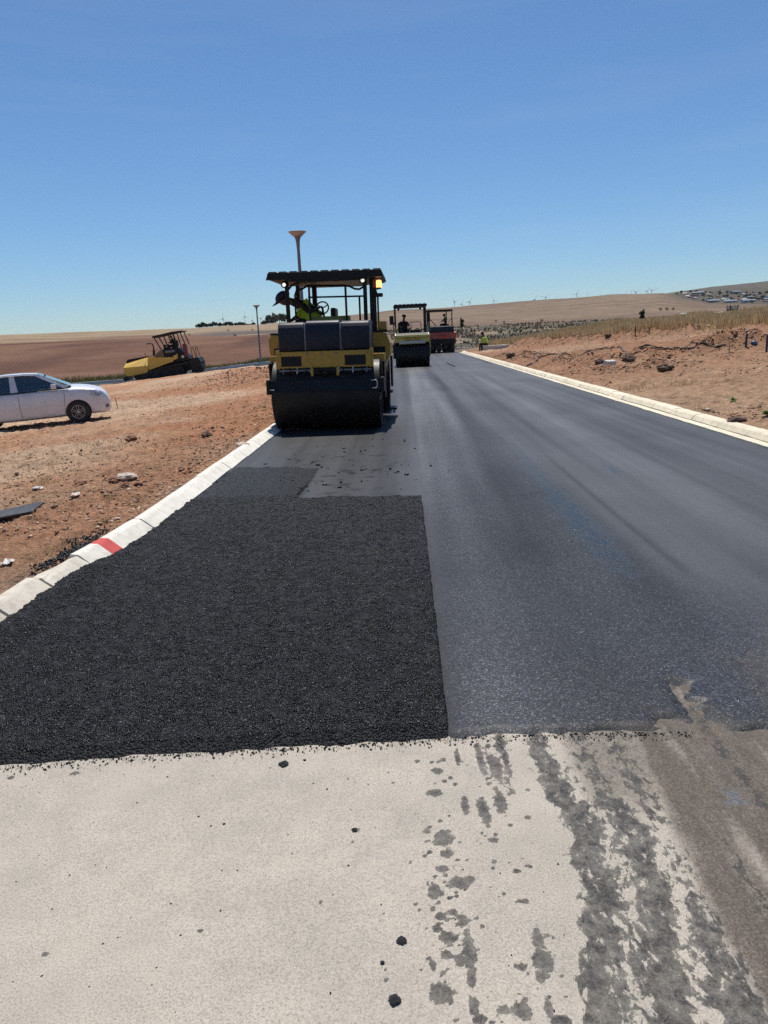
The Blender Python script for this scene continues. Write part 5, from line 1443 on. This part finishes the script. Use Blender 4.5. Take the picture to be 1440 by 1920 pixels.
def rock(px, py, wpx, kind, shape, label, group=None, level=None, name='rock', cat='rock'):
    if level is None: x, y, z = hit(px, py)
    else: (x, y), z = G(px, py, level), level
    s = wpx / F_PX * y * .5 / .95
    me = ROCKS[shape].copy(); me.materials.append(ROCKM[kind])
    o = bpy.data.objects.new(name, me); COL.objects.link(o); o.location = (x, y, z + s * .25); o.scale = (s,) * 3; o.rotation_euler = (0, 0, random.uniform(0, 6))
    return tag(o, label, cat, group)
rock(238, 898, 34, 0, 2, 'large flat pale stone in the dirt left of the kerb')
rock(214, 905, 20, 1, 0, 'brown lump at the left end of the flat pale stone')
rock(237, 911, 18, 1, 0, 'brown lump in front of the flat pale stone')
rock(260, 908, 16, 1, 2, 'brown lump at the right end of the flat pale stone')
rock(220, 973, 11, 0, 2, 'small pale pebble alone in the dirt near the kerb')
rock(340, 924, 14, 2, 1, 'dark clod against the back of the left kerb')
rock(245, 826, 22, 1, 0, 'brown clod in the open dirt below the silver car nose')
rock(388, 818, 20, 2, 0, 'dark red clod in the rutted dirt toward the roller')
rock(455, 836, 22, 0, 2, 'pale stone near the left kerb just before the roller')
rock(150, 908, 22, 1, 2, 'flat brown clod in the dirt right of the pale scrap')
rock(1245, 694, 26, 2, 0, 'largest dark clod lying alone in front of the right spoil ridge')
rock(1178, 677, 24, 2, 1, 'dark clod to the right of the white block')
rock(1124, 681, 18, 2, 0, 'dark clod to the left of the white block')
rock(957, 671, 16, 2, 1, 'dark clod by the right kerb near its far end')
rock(1382, 790, 28, 2, 2, 'flat dark clod close behind the right kerb')
rock(1140, 633, 12, 2, 1, 'dark clod on the upper spoil ridge left of the brown stakes')
rock(740, 1876, 24, 3, 2, 'asphalt lump nearest the camera on the concrete', 'asphalt lumps on the concrete', SLAB_Z, 'asphalt_lump', 'asphalt lump')
rock(753, 1765, 19, 3, 2, 'asphalt lump just above the nearest one on the concrete', 'asphalt lumps on the concrete', SLAB_Z, 'asphalt_lump', 'asphalt lump')
rock(533, 1434, 18, 3, 0, 'shiny asphalt lump near the edge of the new mat', 'asphalt lumps on the concrete', SLAB_Z, 'asphalt_lump', 'asphalt lump')
rock(665, 1557, 11, 3, 0, 'small asphalt lump alone in the middle of the concrete', 'asphalt lumps on the concrete', SLAB_Z, 'asphalt_lump', 'asphalt lump')
rock(717, 1806, 9, 3, 1, 'tiny asphalt lump left of the tar stains', 'asphalt lumps on the concrete', SLAB_Z, 'asphalt_lump', 'asphalt lump')

def scrap(px, py, w_px, label, seed):
    x, y, z = hit(px, py); s = w_px / F_PX * y * .5
    n = 9; V = []
    for j in range(n):
        for i in range(n):
            u, v = i / (n - 1) * 2 - 1, j / (n - 1) * 2 - 1
            q = float(fbm(np.array([u * 2.3 + seed]), np.array([v * 2.3 + seed * 2]), 3, seed)[0])
            V.append((u * (1 + .5 * (q - .5)), v * .6, q * .55))
    o = MB().add(V, [(j * n + i, j * n + i + 1, (j + 1) * n + i + 1, (j + 1) * n + i) for j in range(n - 1) for i in range(n - 1)]).build('plastic_scrap', simple('plastic_pale', (.58, .56, .52), .45, var=.3, dust=.5))
    o.location = (x, y, z - .02 * s); o.scale = (s,) * 3; o.rotation_euler = (0, 0, seed)
    tag(o, label, 'litter')
scrap(72, 917, 20, 'crumpled pale plastic scrap beside a green tuft in the dirt', 3)
scrap(142, 929, 24, 'crumpled grey plastic scrap half buried in the middle of the dirt', 5)
scrap(14, 1058, 32, 'crumpled plastic scrap at the left edge near the kerb', 8)
scrap(1128, 683, 10, 'small pale scrap under the right spoil ridge', 9)

# ================================================================== LOOSE SOIL, GRASS AND SHRUBS
def clods():
    t = NT('clod_soil')
    rnd = t.n('NewGeometry').outputs['Random Per Island']
    t.p(Base__Color=t.mix(.6, t.ramp(rnd, [(0, (.20, .112, .070)), (.4, (.36, .215, .132)), (.85, (.45, .30, .19)), (1, (.58, .47, .36))]), t.ramp(t.noise(t.pos(), 60, 4), [(.3, .6), (.7, 1.3)]), 'MULTIPLY'), Roughness=.95, Specular__IOR__Level=.1)
    def put(n, xs, ys, smin, smax, pw=3.0):
        return xs, ys, smin + (smax - smin) * RNG.random(n) ** pw
    A = []
    # left verge, everywhere thin
    n = 42000; y = 3.6 * (42 / 3.6) ** RNG.random(n); x = -2.5 - RNG.random(n) ** 1.3 * (2.2 + y * .55)
    k = fbm(x * .8, y * .8, 3, 141) + .15 * RNG.random(n) > .50
    A.append(put(k.sum(), x[k], y[k], .004, .034, 3.0))
    # along the back of the kerb and on the spoil heap
    n = 2600; y = 8 + RNG.random(n) * 26; x = -2.6 - np.abs(RNG.normal(0, .8, n)); A.append(put(n, x, y, .008, .05, 2.8))
    n = 2600; x = RNG.normal(-6.8, 1.8, n); y = RNG.normal(36, 2.6, n); A.append(put(n, x, y, .015, .085, 2.8))
    # right bank
    n = 20000; y = 8 * (58 / 8) ** RNG.random(n); x = 5.1 + RNG.random(n) ** 1.2 * (1.5 + .33 * y); k = fbm(x * .8, y * .5, 3, 143) > .5
    A.append(put(k.sum(), x[k], y[k], .01, .06, 3))
    for (x0, y0, x1, y1, wd, hh) in SPOIL:
        n = int(1500 * math.hypot(x1 - x0, y1 - y0) / 6); u = RNG.random(n)
        A.append(put(n, x0 + (x1 - x0) * u + RNG.normal(0, wd * .7, n), y0 + (y1 - y0) * u + RNG.normal(0, wd * .9, n), .010, .07, 2.6))
    x = np.concatenate([a[0] for a in A]); y = np.concatenate([a[1] for a in A]); s = np.concatenate([a[2] for a in A])
    k = (x < -2.46) | (x > 4.97); x, y, s = x[k], y[k], s[k]
    stones('soil_clods', x, y, H(x, y) - s * .05, s, t.m, .62)
    # a spill of mix behind the kerb
    n = 1500; x = RNG.normal(-2.66, .075, n); y = RNG.normal(5.5, .26, n); k = (x < -2.47) & (x > -3.0)
    stones('asphalt_spill', x[k], y[k], H(x[k], y[k]) + .006, .004 + .011 * RNG.random(k.sum()) ** 2, bpy.data.materials['asphalt_stone'], .8)
    # crumbs strewn over the slab and flakes behind the roller drum
    n = 420; x = -1.6 + RNG.random(n) * 2.2; y = 1.3 + RNG.random(n) ** .7 * 1.35
    a = (x, y, np.full(n, SLAB_Z + .001), .0010 + .0035 * RNG.random(n) ** 4)
    n = 130; x = RNG.normal(-.75, .55, n); y = RNG.normal(9.2, 1.5, n); k = (x > -2.1) & (y > 7.6)
    b = (x[k], y[k], np.full(k.sum(), .004), .010 + .03 * RNG.random(k.sum()) ** 4)
    q = [np.concatenate([i, j]) for i, j in zip(a, b)]
    stones('asphalt_crumbs', q[0], q[1], q[2], q[3], bpy.data.materials['asphalt_stone'], .55)
clods()

def blades(name, x, y, h, wdt, mat, lean=.35, per=1, zoff=None):
    """thin curved blades, two segments each"""
    n = len(x); z = H(x, y) if zoff is None else zoff
    a = RNG.random(n) * 6.283; l = (RNG.random(n) * lean + .05) * h
    dx, dy = np.cos(a) * l, np.sin(a) * l; b = RNG.random(n) * 6.283; wx, wy = np.cos(b) * wdt, np.sin(b) * wdt
    V = np.stack([np.stack([x - wx, y - wy, z - .02], 1), np.stack([x + wx, y + wy, z - .02], 1), np.stack([x + dx * .4 + wx * .7, y + dy * .4 + wy * .7, z + h * .6], 1),
                  np.stack([x + dx * .4 - wx * .7, y + dy * .4 - wy * .7, z + h * .6], 1), np.stack([x + dx, y + dy, z + h], 1)], 1).reshape(-1, 3)
    i = np.arange(n)[:, None] * 5
    Fq = np.concatenate([i + np.array([[0, 1, 2]]), i + np.array([[0, 2, 3]]), i + np.array([[3, 2, 4]])], 0)
    return tag(link(name, np_mesh(name, V, Fq), mat), kind='stuff')

def leafmat(name, cols, trans=.25):
    t = NT(name)
    rnd = t.n('NewGeometry').outputs['Random Per Island']
    c = t.ramp(rnd, [(k / max(1, len(cols) - 1), cc) for k, cc in enumerate(cols)])
    t.p(Base__Color=c, Roughness=.75, Specular__IOR__Level=.2)
    tl = t.n('BsdfTranslucent', Color=c); mx = t.n('MixShader', i0=trans, i1=t.b.outputs[0], i2=tl.outputs[0])
    t.t.links.new(mx.outputs[0], t.out.inputs['Surface'])
    return t.m
STRAW = leafmat('dry_grass', [(.38, .25, .12), (.52, .37, .20), (.60, .46, .27), (.44, .31, .16)], .35)
SCRUB = leafmat('scrub_leaf', [(.055, .055, .035), (.10, .09, .055), (.15, .125, .08), (.19, .15, .10)])
OLIVE = leafmat('olive_tuft', [(.06, .075, .025), (.11, .12, .045), (.20, .17, .07)])
GREENL = leafmat('green_leaf', [(.05, .11, .025), (.09, .17, .035), (.12, .20, .06)])
DARKL = leafmat('tree_leaf', [(.030, .042, .026), (.045, .060, .034), (.07, .085, .05)], .15)

def grasses():
    n = 95000
    y = 30 + RNG.random(n) * 55; d = RNG.random(n) ** .9 * 13
    x = bankline(y) + d - .5
    k = (fbm(x * .35, y * .35, 3, 151) + .25 * RNG.random(n) > .42) & (x < 40)
    x, y = x[k], y[k]
    blades('dry_grass', x, y, .22 + .38 * RNG.random(len(x)) * fbm(x * .3, y * .3, 2, 5) * 1.6, .006 + .0004 * y, STRAW)
    # olive scrub on the verge beyond the side road
    n = 17000; x = -34 + RNG.random(n) * 30; yk = np.interp(x, [-40, -30, -22, -14, -8, -4], [52, 55.2, 58.2, 60.0, 61.6, 63]); y = yk + .6 + RNG.random(n) ** 1.6 * 9
    k = fbm(x * .4, y * .4, 3, 153) > .46 - .12 * ss(-22, -12, x); x, y = x[k], y[k]
    blades('verge_scrub', x, y, (.15 + .42 * RNG.random(len(x))) * (.5 + fbm(x * .5, y * .5, 2, 8)), .03, OLIVE, .8)
    # low shrubs scattered over the scrub flat
    n = 12000; r = 72 * (430 / 72) ** RNG.random(n); th = np.radians(-6 + RNG.random(n) * 26); x, y = r * np.sin(th), r * np.cos(th)
    k = (fbm(x / 12, y / 16, 3, 155) > .50); x, y, r = x[k], y[k], r[k]
    blades('scrub_flat_shrubs', x, y, (.15 + .5 * RNG.random(len(x)) ** 3) * (1 + r / 400), .06 + r * .0009, SCRUB, .9)
    # thin weeds in the dirt
    tx, ty = [], []
    for px, py, c, sp in ((85, 905, 90, .10), (1190, 727, 160, .22), (1280, 722, 160, .22), (1015, 690, 110, .30), (1160, 735, 40, .2), (160, 842, 40, .2), (305, 875, 60, .15), (290, 1000, 30, .1), (110, 1035, 70, .12), (330, 838, 30, .15), (1310, 770, 40, .3)):
        x, y, z = hit(px, py); tx.append(RNG.normal(x, sp, c)); ty.append(RNG.normal(y, sp * 1.4, c))
    n = 900; y = 4 * (40 / 4) ** RNG.random(n); x = -2.8 - RNG.random(n) * (2 + .5 * y); tx.append(x); ty.append(y)
    x, y = np.concatenate(tx), np.concatenate(ty); k = (x < -2.5) | (x > 5.0); x, y = x[k], y[k]
    blades('thin_weeds', x, y, .04 + .10 * RNG.random(len(x)), .0025 + .0002 * y, STRAW, 1.2)
grasses()

def leafy_plant(px, py, w_px, label, mat=GREENL):
    x, y, z = hit(px, py); s = w_px / F_PX * y * .5
    R = empty('leafy_plant', (x, y, z)); tag(R, label, 'plant', 'green plants behind the right kerb')
    for k in range(16):
        a = random.uniform(0, 6.283); el = random.uniform(.2, 1.2); L = s * random.uniform(.5, 1.0); wv = L * .28
        d = Vector((math.cos(a) * math.cos(el), math.sin(a) * math.cos(el), math.sin(el))); sd = d.cross(Vector((0, 0, 1))).normalized() * wv
        m_ = d * L * .55; e_ = d * L - Vector((0, 0, L * .25))
        MB().add([(0, 0, 0), m_ + sd, e_, m_ - sd, m_ + Vector((0, 0, wv * .3))], [(0, 1, 4), (1, 2, 4), (2, 3, 4), (3, 0, 4)]).build('leaf', mat, R)
leafy_plant(1376, 752, 24, 'bright green leafy plant behind the right kerb')
leafy_plant(1437, 778, 30, 'green leafy plant cut by the right edge behind the kerb')
leafy_plant(1432, 592, 40, 'dark green shrub on the right crest at the edge', SCRUB)

# ------------------------------------------------------------------ trees
def tree_meshes(seed, h, wdt, trunk=.35, n=620):
    rg = np.random.default_rng(seed)
    tr = MB().tube([(0, 0, -.5), (.04 * h * rg.normal() * .3, 0, h * trunk), (.0, .02 * h, h * .7)], [.045 * h, .032 * h, .012 * h], 7)
    for k in range(4):
        a = rg.random() * 6.28; z = h * (trunk + .1 * k)
        tr.tube([(0, 0, z), (math.cos(a) * wdt * .6, math.sin(a) * wdt * .6, z + h * .22)], [.02 * h, .006 * h], 5)
    cl = rg.normal(0, 1, (9, 3)); cl /= np.linalg.norm(cl, axis=1)[:, None]; cl *= rg.random((9, 1)) ** .4
    cc = cl * np.array([wdt * .75, wdt * .75, h * (1 - trunk) * .38]) + np.array([0, 0, h * (trunk + (1 - trunk) * .55)])
    c = cc[rg.integers(0, 9, n)]; q = rg.normal(0, 1, (n, 3)); q /= np.linalg.norm(q, axis=1)[:, None]
    c = c + q * (rg.random((n, 1)) ** .5) * np.array([wdt * .38, wdt * .38, h * .17])
    s = h * .062 * (.6 + rg.random((n, 1)))
    V = (c[:, None, :] + rg.normal(0, 1, (n, 3, 3)) * s[:, None, :]).reshape(-1, 3)
    return tr.mesh('trunk'), np_mesh('crown', V, np.arange(n * 3).reshape(-1, 3))
BARK = simple('bark', (.07, .05, .035), .9)
def place_tree(ms, loc, s, label, group, name='tree', cat='tree'):
    R = empty(name, loc, random.uniform(0, 6.28)); R.scale = (s * random.uniform(.9, 1.2), s * random.uniform(.9, 1.2), s)
    link('trunk', ms[0], BARK, R); link('crown', ms[1], DARKL, R)
    return tag(R, label, cat, group)
TM = [tree_meshes(k, 8, 4.6, .15) for k in range(3)] + [tree_meshes(9, 6, 1.0, .30, 160)] + [tree_meshes(11, 2.2, 1.7, .02, 130)]
def trees():
    def ridge(px, y0=560):                       # the crest of the hill in this photo column
        th = math.radians(az(px)); r = float(np.interp(math.degrees(th), _TH, _R1)); x, y = r * math.sin(th), r * math.cos(th); return x, y, H1(x, y), r
    for k in range(30):
        px = 374 + k * 3.6 + random.uniform(-1, 1); x, y, z, r = ridge(px); f = r / F_PX * (8.5 - .09 * k + 1.2 * math.sin(k * .9) + 1.5 * random.random()) / 8
        place_tree(TM[k % 3], (x, y, z - .5), f * .95, 'low dark tree in the long line on the left ridge', 'trees in the line on the left ridge')
    for k, (px, hp) in enumerate(((496, 10), (503, 13), (511, 17), (519, 19), (527, 18), (536, 16))):
        x, y, z, r = ridge(px); place_tree(TM[k % 3], (x, y, z - .5), r / F_PX * hp / 8, 'tall dark tree in the clump on the ridge left of the roller', 'trees in the clump on the ridge')
    for px, py, hp, lab in ((1204, 595, 15, 'slim dark tree standing above the dry grass on the bank'), (866, 606, 10, 'slim dark tree beyond the red roller on the scrub flat')):
        d = 60.0 if px > 1000 else 260.0
        q = at(px, py, d); z = H1(q.x, d); top = at(px, py - hp, d).z
        place_tree(TM[3], (q.x, d, z), (top - z) / 6.0, lab, None, 'small_tree')
    i = 0
    for px, py, w_ in ((355, 629, 6), (428, 621, 6), (473, 620, 6), (441, 631, 8), (62, 624, 5), (120, 620, 9), (930, 604, 6), (700, 606, 7), (1016, 604, 9), (945, 606, 7), (1250, 583, 10), (1262, 582, 8), (1238, 583, 9)):
        x, y, z = hit(px, py); s = w_ / F_PX * math.hypot(x, y) / 3.2
        place_tree(TM[4], (x, y, z - .1), s, 'round dark bush dotting the far slopes', 'bushes on the far slopes', 'bush', 'bush'); i += 1
trees()

# ------------------------------------------------------------------ wind turbines
HAZE_GREY = simple('turbine_haze_grey', (.45, .47, .50), .5, var=.05)  # pulled towards the sky colour: the fading by haze is in the paint
def turbine_meshes():
    tower = MB().lathe([(.9, 0), (.5, 1.0)], n=10).mesh('tower')
    nac = MB().box(-1.6, 1.6, -4, 5, -1.6, 1.8, .3).lathe([(.3, -6.2), (1.5, -5), (1.7, -4)], (0, 0, 0), 'y', 10).mesh('nacelle')
    bl = MB().prism([(-.2, 1), (.55, 3), (.4, 11), (.15, 20), (-.15, 20), (-.25, 11), (-.35, 3)], -5.2, -4.7, 'y').mesh('blade')
    return tower, nac, bl
def turbines():
    T, N_, B = turbine_meshes()
    left = [(418, 598), (459, 594), (473, 601), (489, 597)]
    right = [(852, 566), (865, 570), (880, 566), (926, 564), (1002, 562), (1023, 558), (1040, 563), (1081, 552), (1102, 560), (1132, 556), (1172, 554), (1180, 556), (1192, 548), (1213, 546), (1222, 545)]
    for k, (px, py) in enumerate(left + right):
        D = 2600.0 + 160 * (k % 3); q = at(px, py, D); z = H1(q.x, D)
        R = empty('wind_turbine', (q.x, D, z), rz=random.uniform(-.6, .6))
        L = k < len(left)
        tag(R, 'far wind turbine on the skyline above the tree line on the left' if L else 'far wind turbine on the skyline of the long hill', 'wind turbine', 'wind turbines left of the roller' if L else 'wind turbines on the right skyline')
        t = link('tower', T, HAZE_GREY, R); t.scale = (1, 1, max(20, q.z - z))
        n = link('nacelle', N_, HAZE_GREY, R); n.location = (0, 0, q.z - z)
        a0 = random.uniform(0, 2)
        for j in range(3):
            b = link('blade', B, HAZE_GREY, R); b.location = (0, 0, q.z - z); b.rotation_euler = (0, a0 + j * 2.0944, 0)
turbines()

# ------------------------------------------------------------------ the town on the far slope
def town():
    walls = [simple('wall_cream', (.32, .29, .25), .9), simple('wall_white', (.46, .45, .43), .9), simple('wall_brown', (.22, .16, .12), .9)]
    roofs = [simple('roof_grey', (.20, .20, .21), .7), simple('roof_red', (.19, .085, .06), .8), simple('roof_blue', (.16, .21, .28), .6), simple('roof_pale', (.46, .46, .45), .6)]
    wm = MB().box(-.5, .5, -.5, .5, 0, 1).mesh('wall')
    rm = MB().prism([(-.56, .98), (.56, .98), (.56, 1.02), (0, 1.55), (-.56, 1.02)], -.56, .56, 'x').mesh('roof')
    dm = MB().box(-.06, .06, -.508, -.49, 0, .7).mesh('door'); im = MB().box(-.09, .09, -.508, -.49, .35, .72).mesh('window')
    PANE = simple('far_pane', (.03, .035, .045), .2)
    n = 0
    rg = random.Random(5)
    spots = []
    while n < 44:
        px = rg.uniform(1225, 1445); t = (px - 1225) / 220
        py = rg.uniform(551 - 3 * t, 567 + 3 * t)
        x, y, z = hit(px, py)
        if math.hypot(x, y) < 1400 or math.hypot(x, y) > 2250 or any(math.hypot(x - a, y - b) < 18 for a, b in spots): n += .1; continue
        spots.append((x, y)); n += 1
        big = n > 38
        R = empty('far_house', (x, y, z - 1), rz=rg.uniform(-.5, .5))
        s = (22, 12, 4) if big else (rg.uniform(6, 9), rg.uniform(5, 7), rg.uniform(2.4, 3.2)); R.scale = s
        wmat = rg.choice(walls); rmat = roofs[2] if big else rg.choice(roofs)
        for me, nm_, mt in ((wm, 'wall', wmat), (rm, 'roof', rmat)):
            o = link(nm_, me, None, R)
            if not me.materials: me.materials.append(mt)
            o.material_slots[0].link = 'OBJECT'; o.material_slots[0].material = mt
        for xx in (-.3, .3):
            o = link('window', im, PANE, R); o.location = (xx, 0, 0)
        link('door', dm, PANE, R)
        tag(R, 'long blue roofed shed in the far town on the right slope' if big else 'small house in the far town on the right slope', 'house', 'blue sheds of the far town' if big else 'houses of the far town')
    for k in range(120):
        px = rg.uniform(1200, 1450); py = rg.uniform(548, 572)
        x, y, z = hit(px, py)
        if not 1350 < math.hypot(x, y) < 2350: continue
        place_tree(TM[k % 3], (x, y, z - 1), rg.uniform(.5, 1.0), 'dark tree between the houses of the far town', 'trees of the far town')
town()

# ================================================================== HAZE
def haze():
    o = MB().box(-8000, 8000, -8000, 8000, -260, 190).build('haze', None)
    t = NT('haze_air')
    t.t.nodes.remove(t.b)
    v = t.n('VolumePrincipled', Density=.00003, Anisotropy=.3)
    v.inputs['Color'].default_value = (.92, .95, 1.0, 1)
    t.t.links.new(v.outputs[0], t.out.inputs['Volume'])
    o.data.materials.append(t.m)
    tag(o, kind='stuff')
haze()
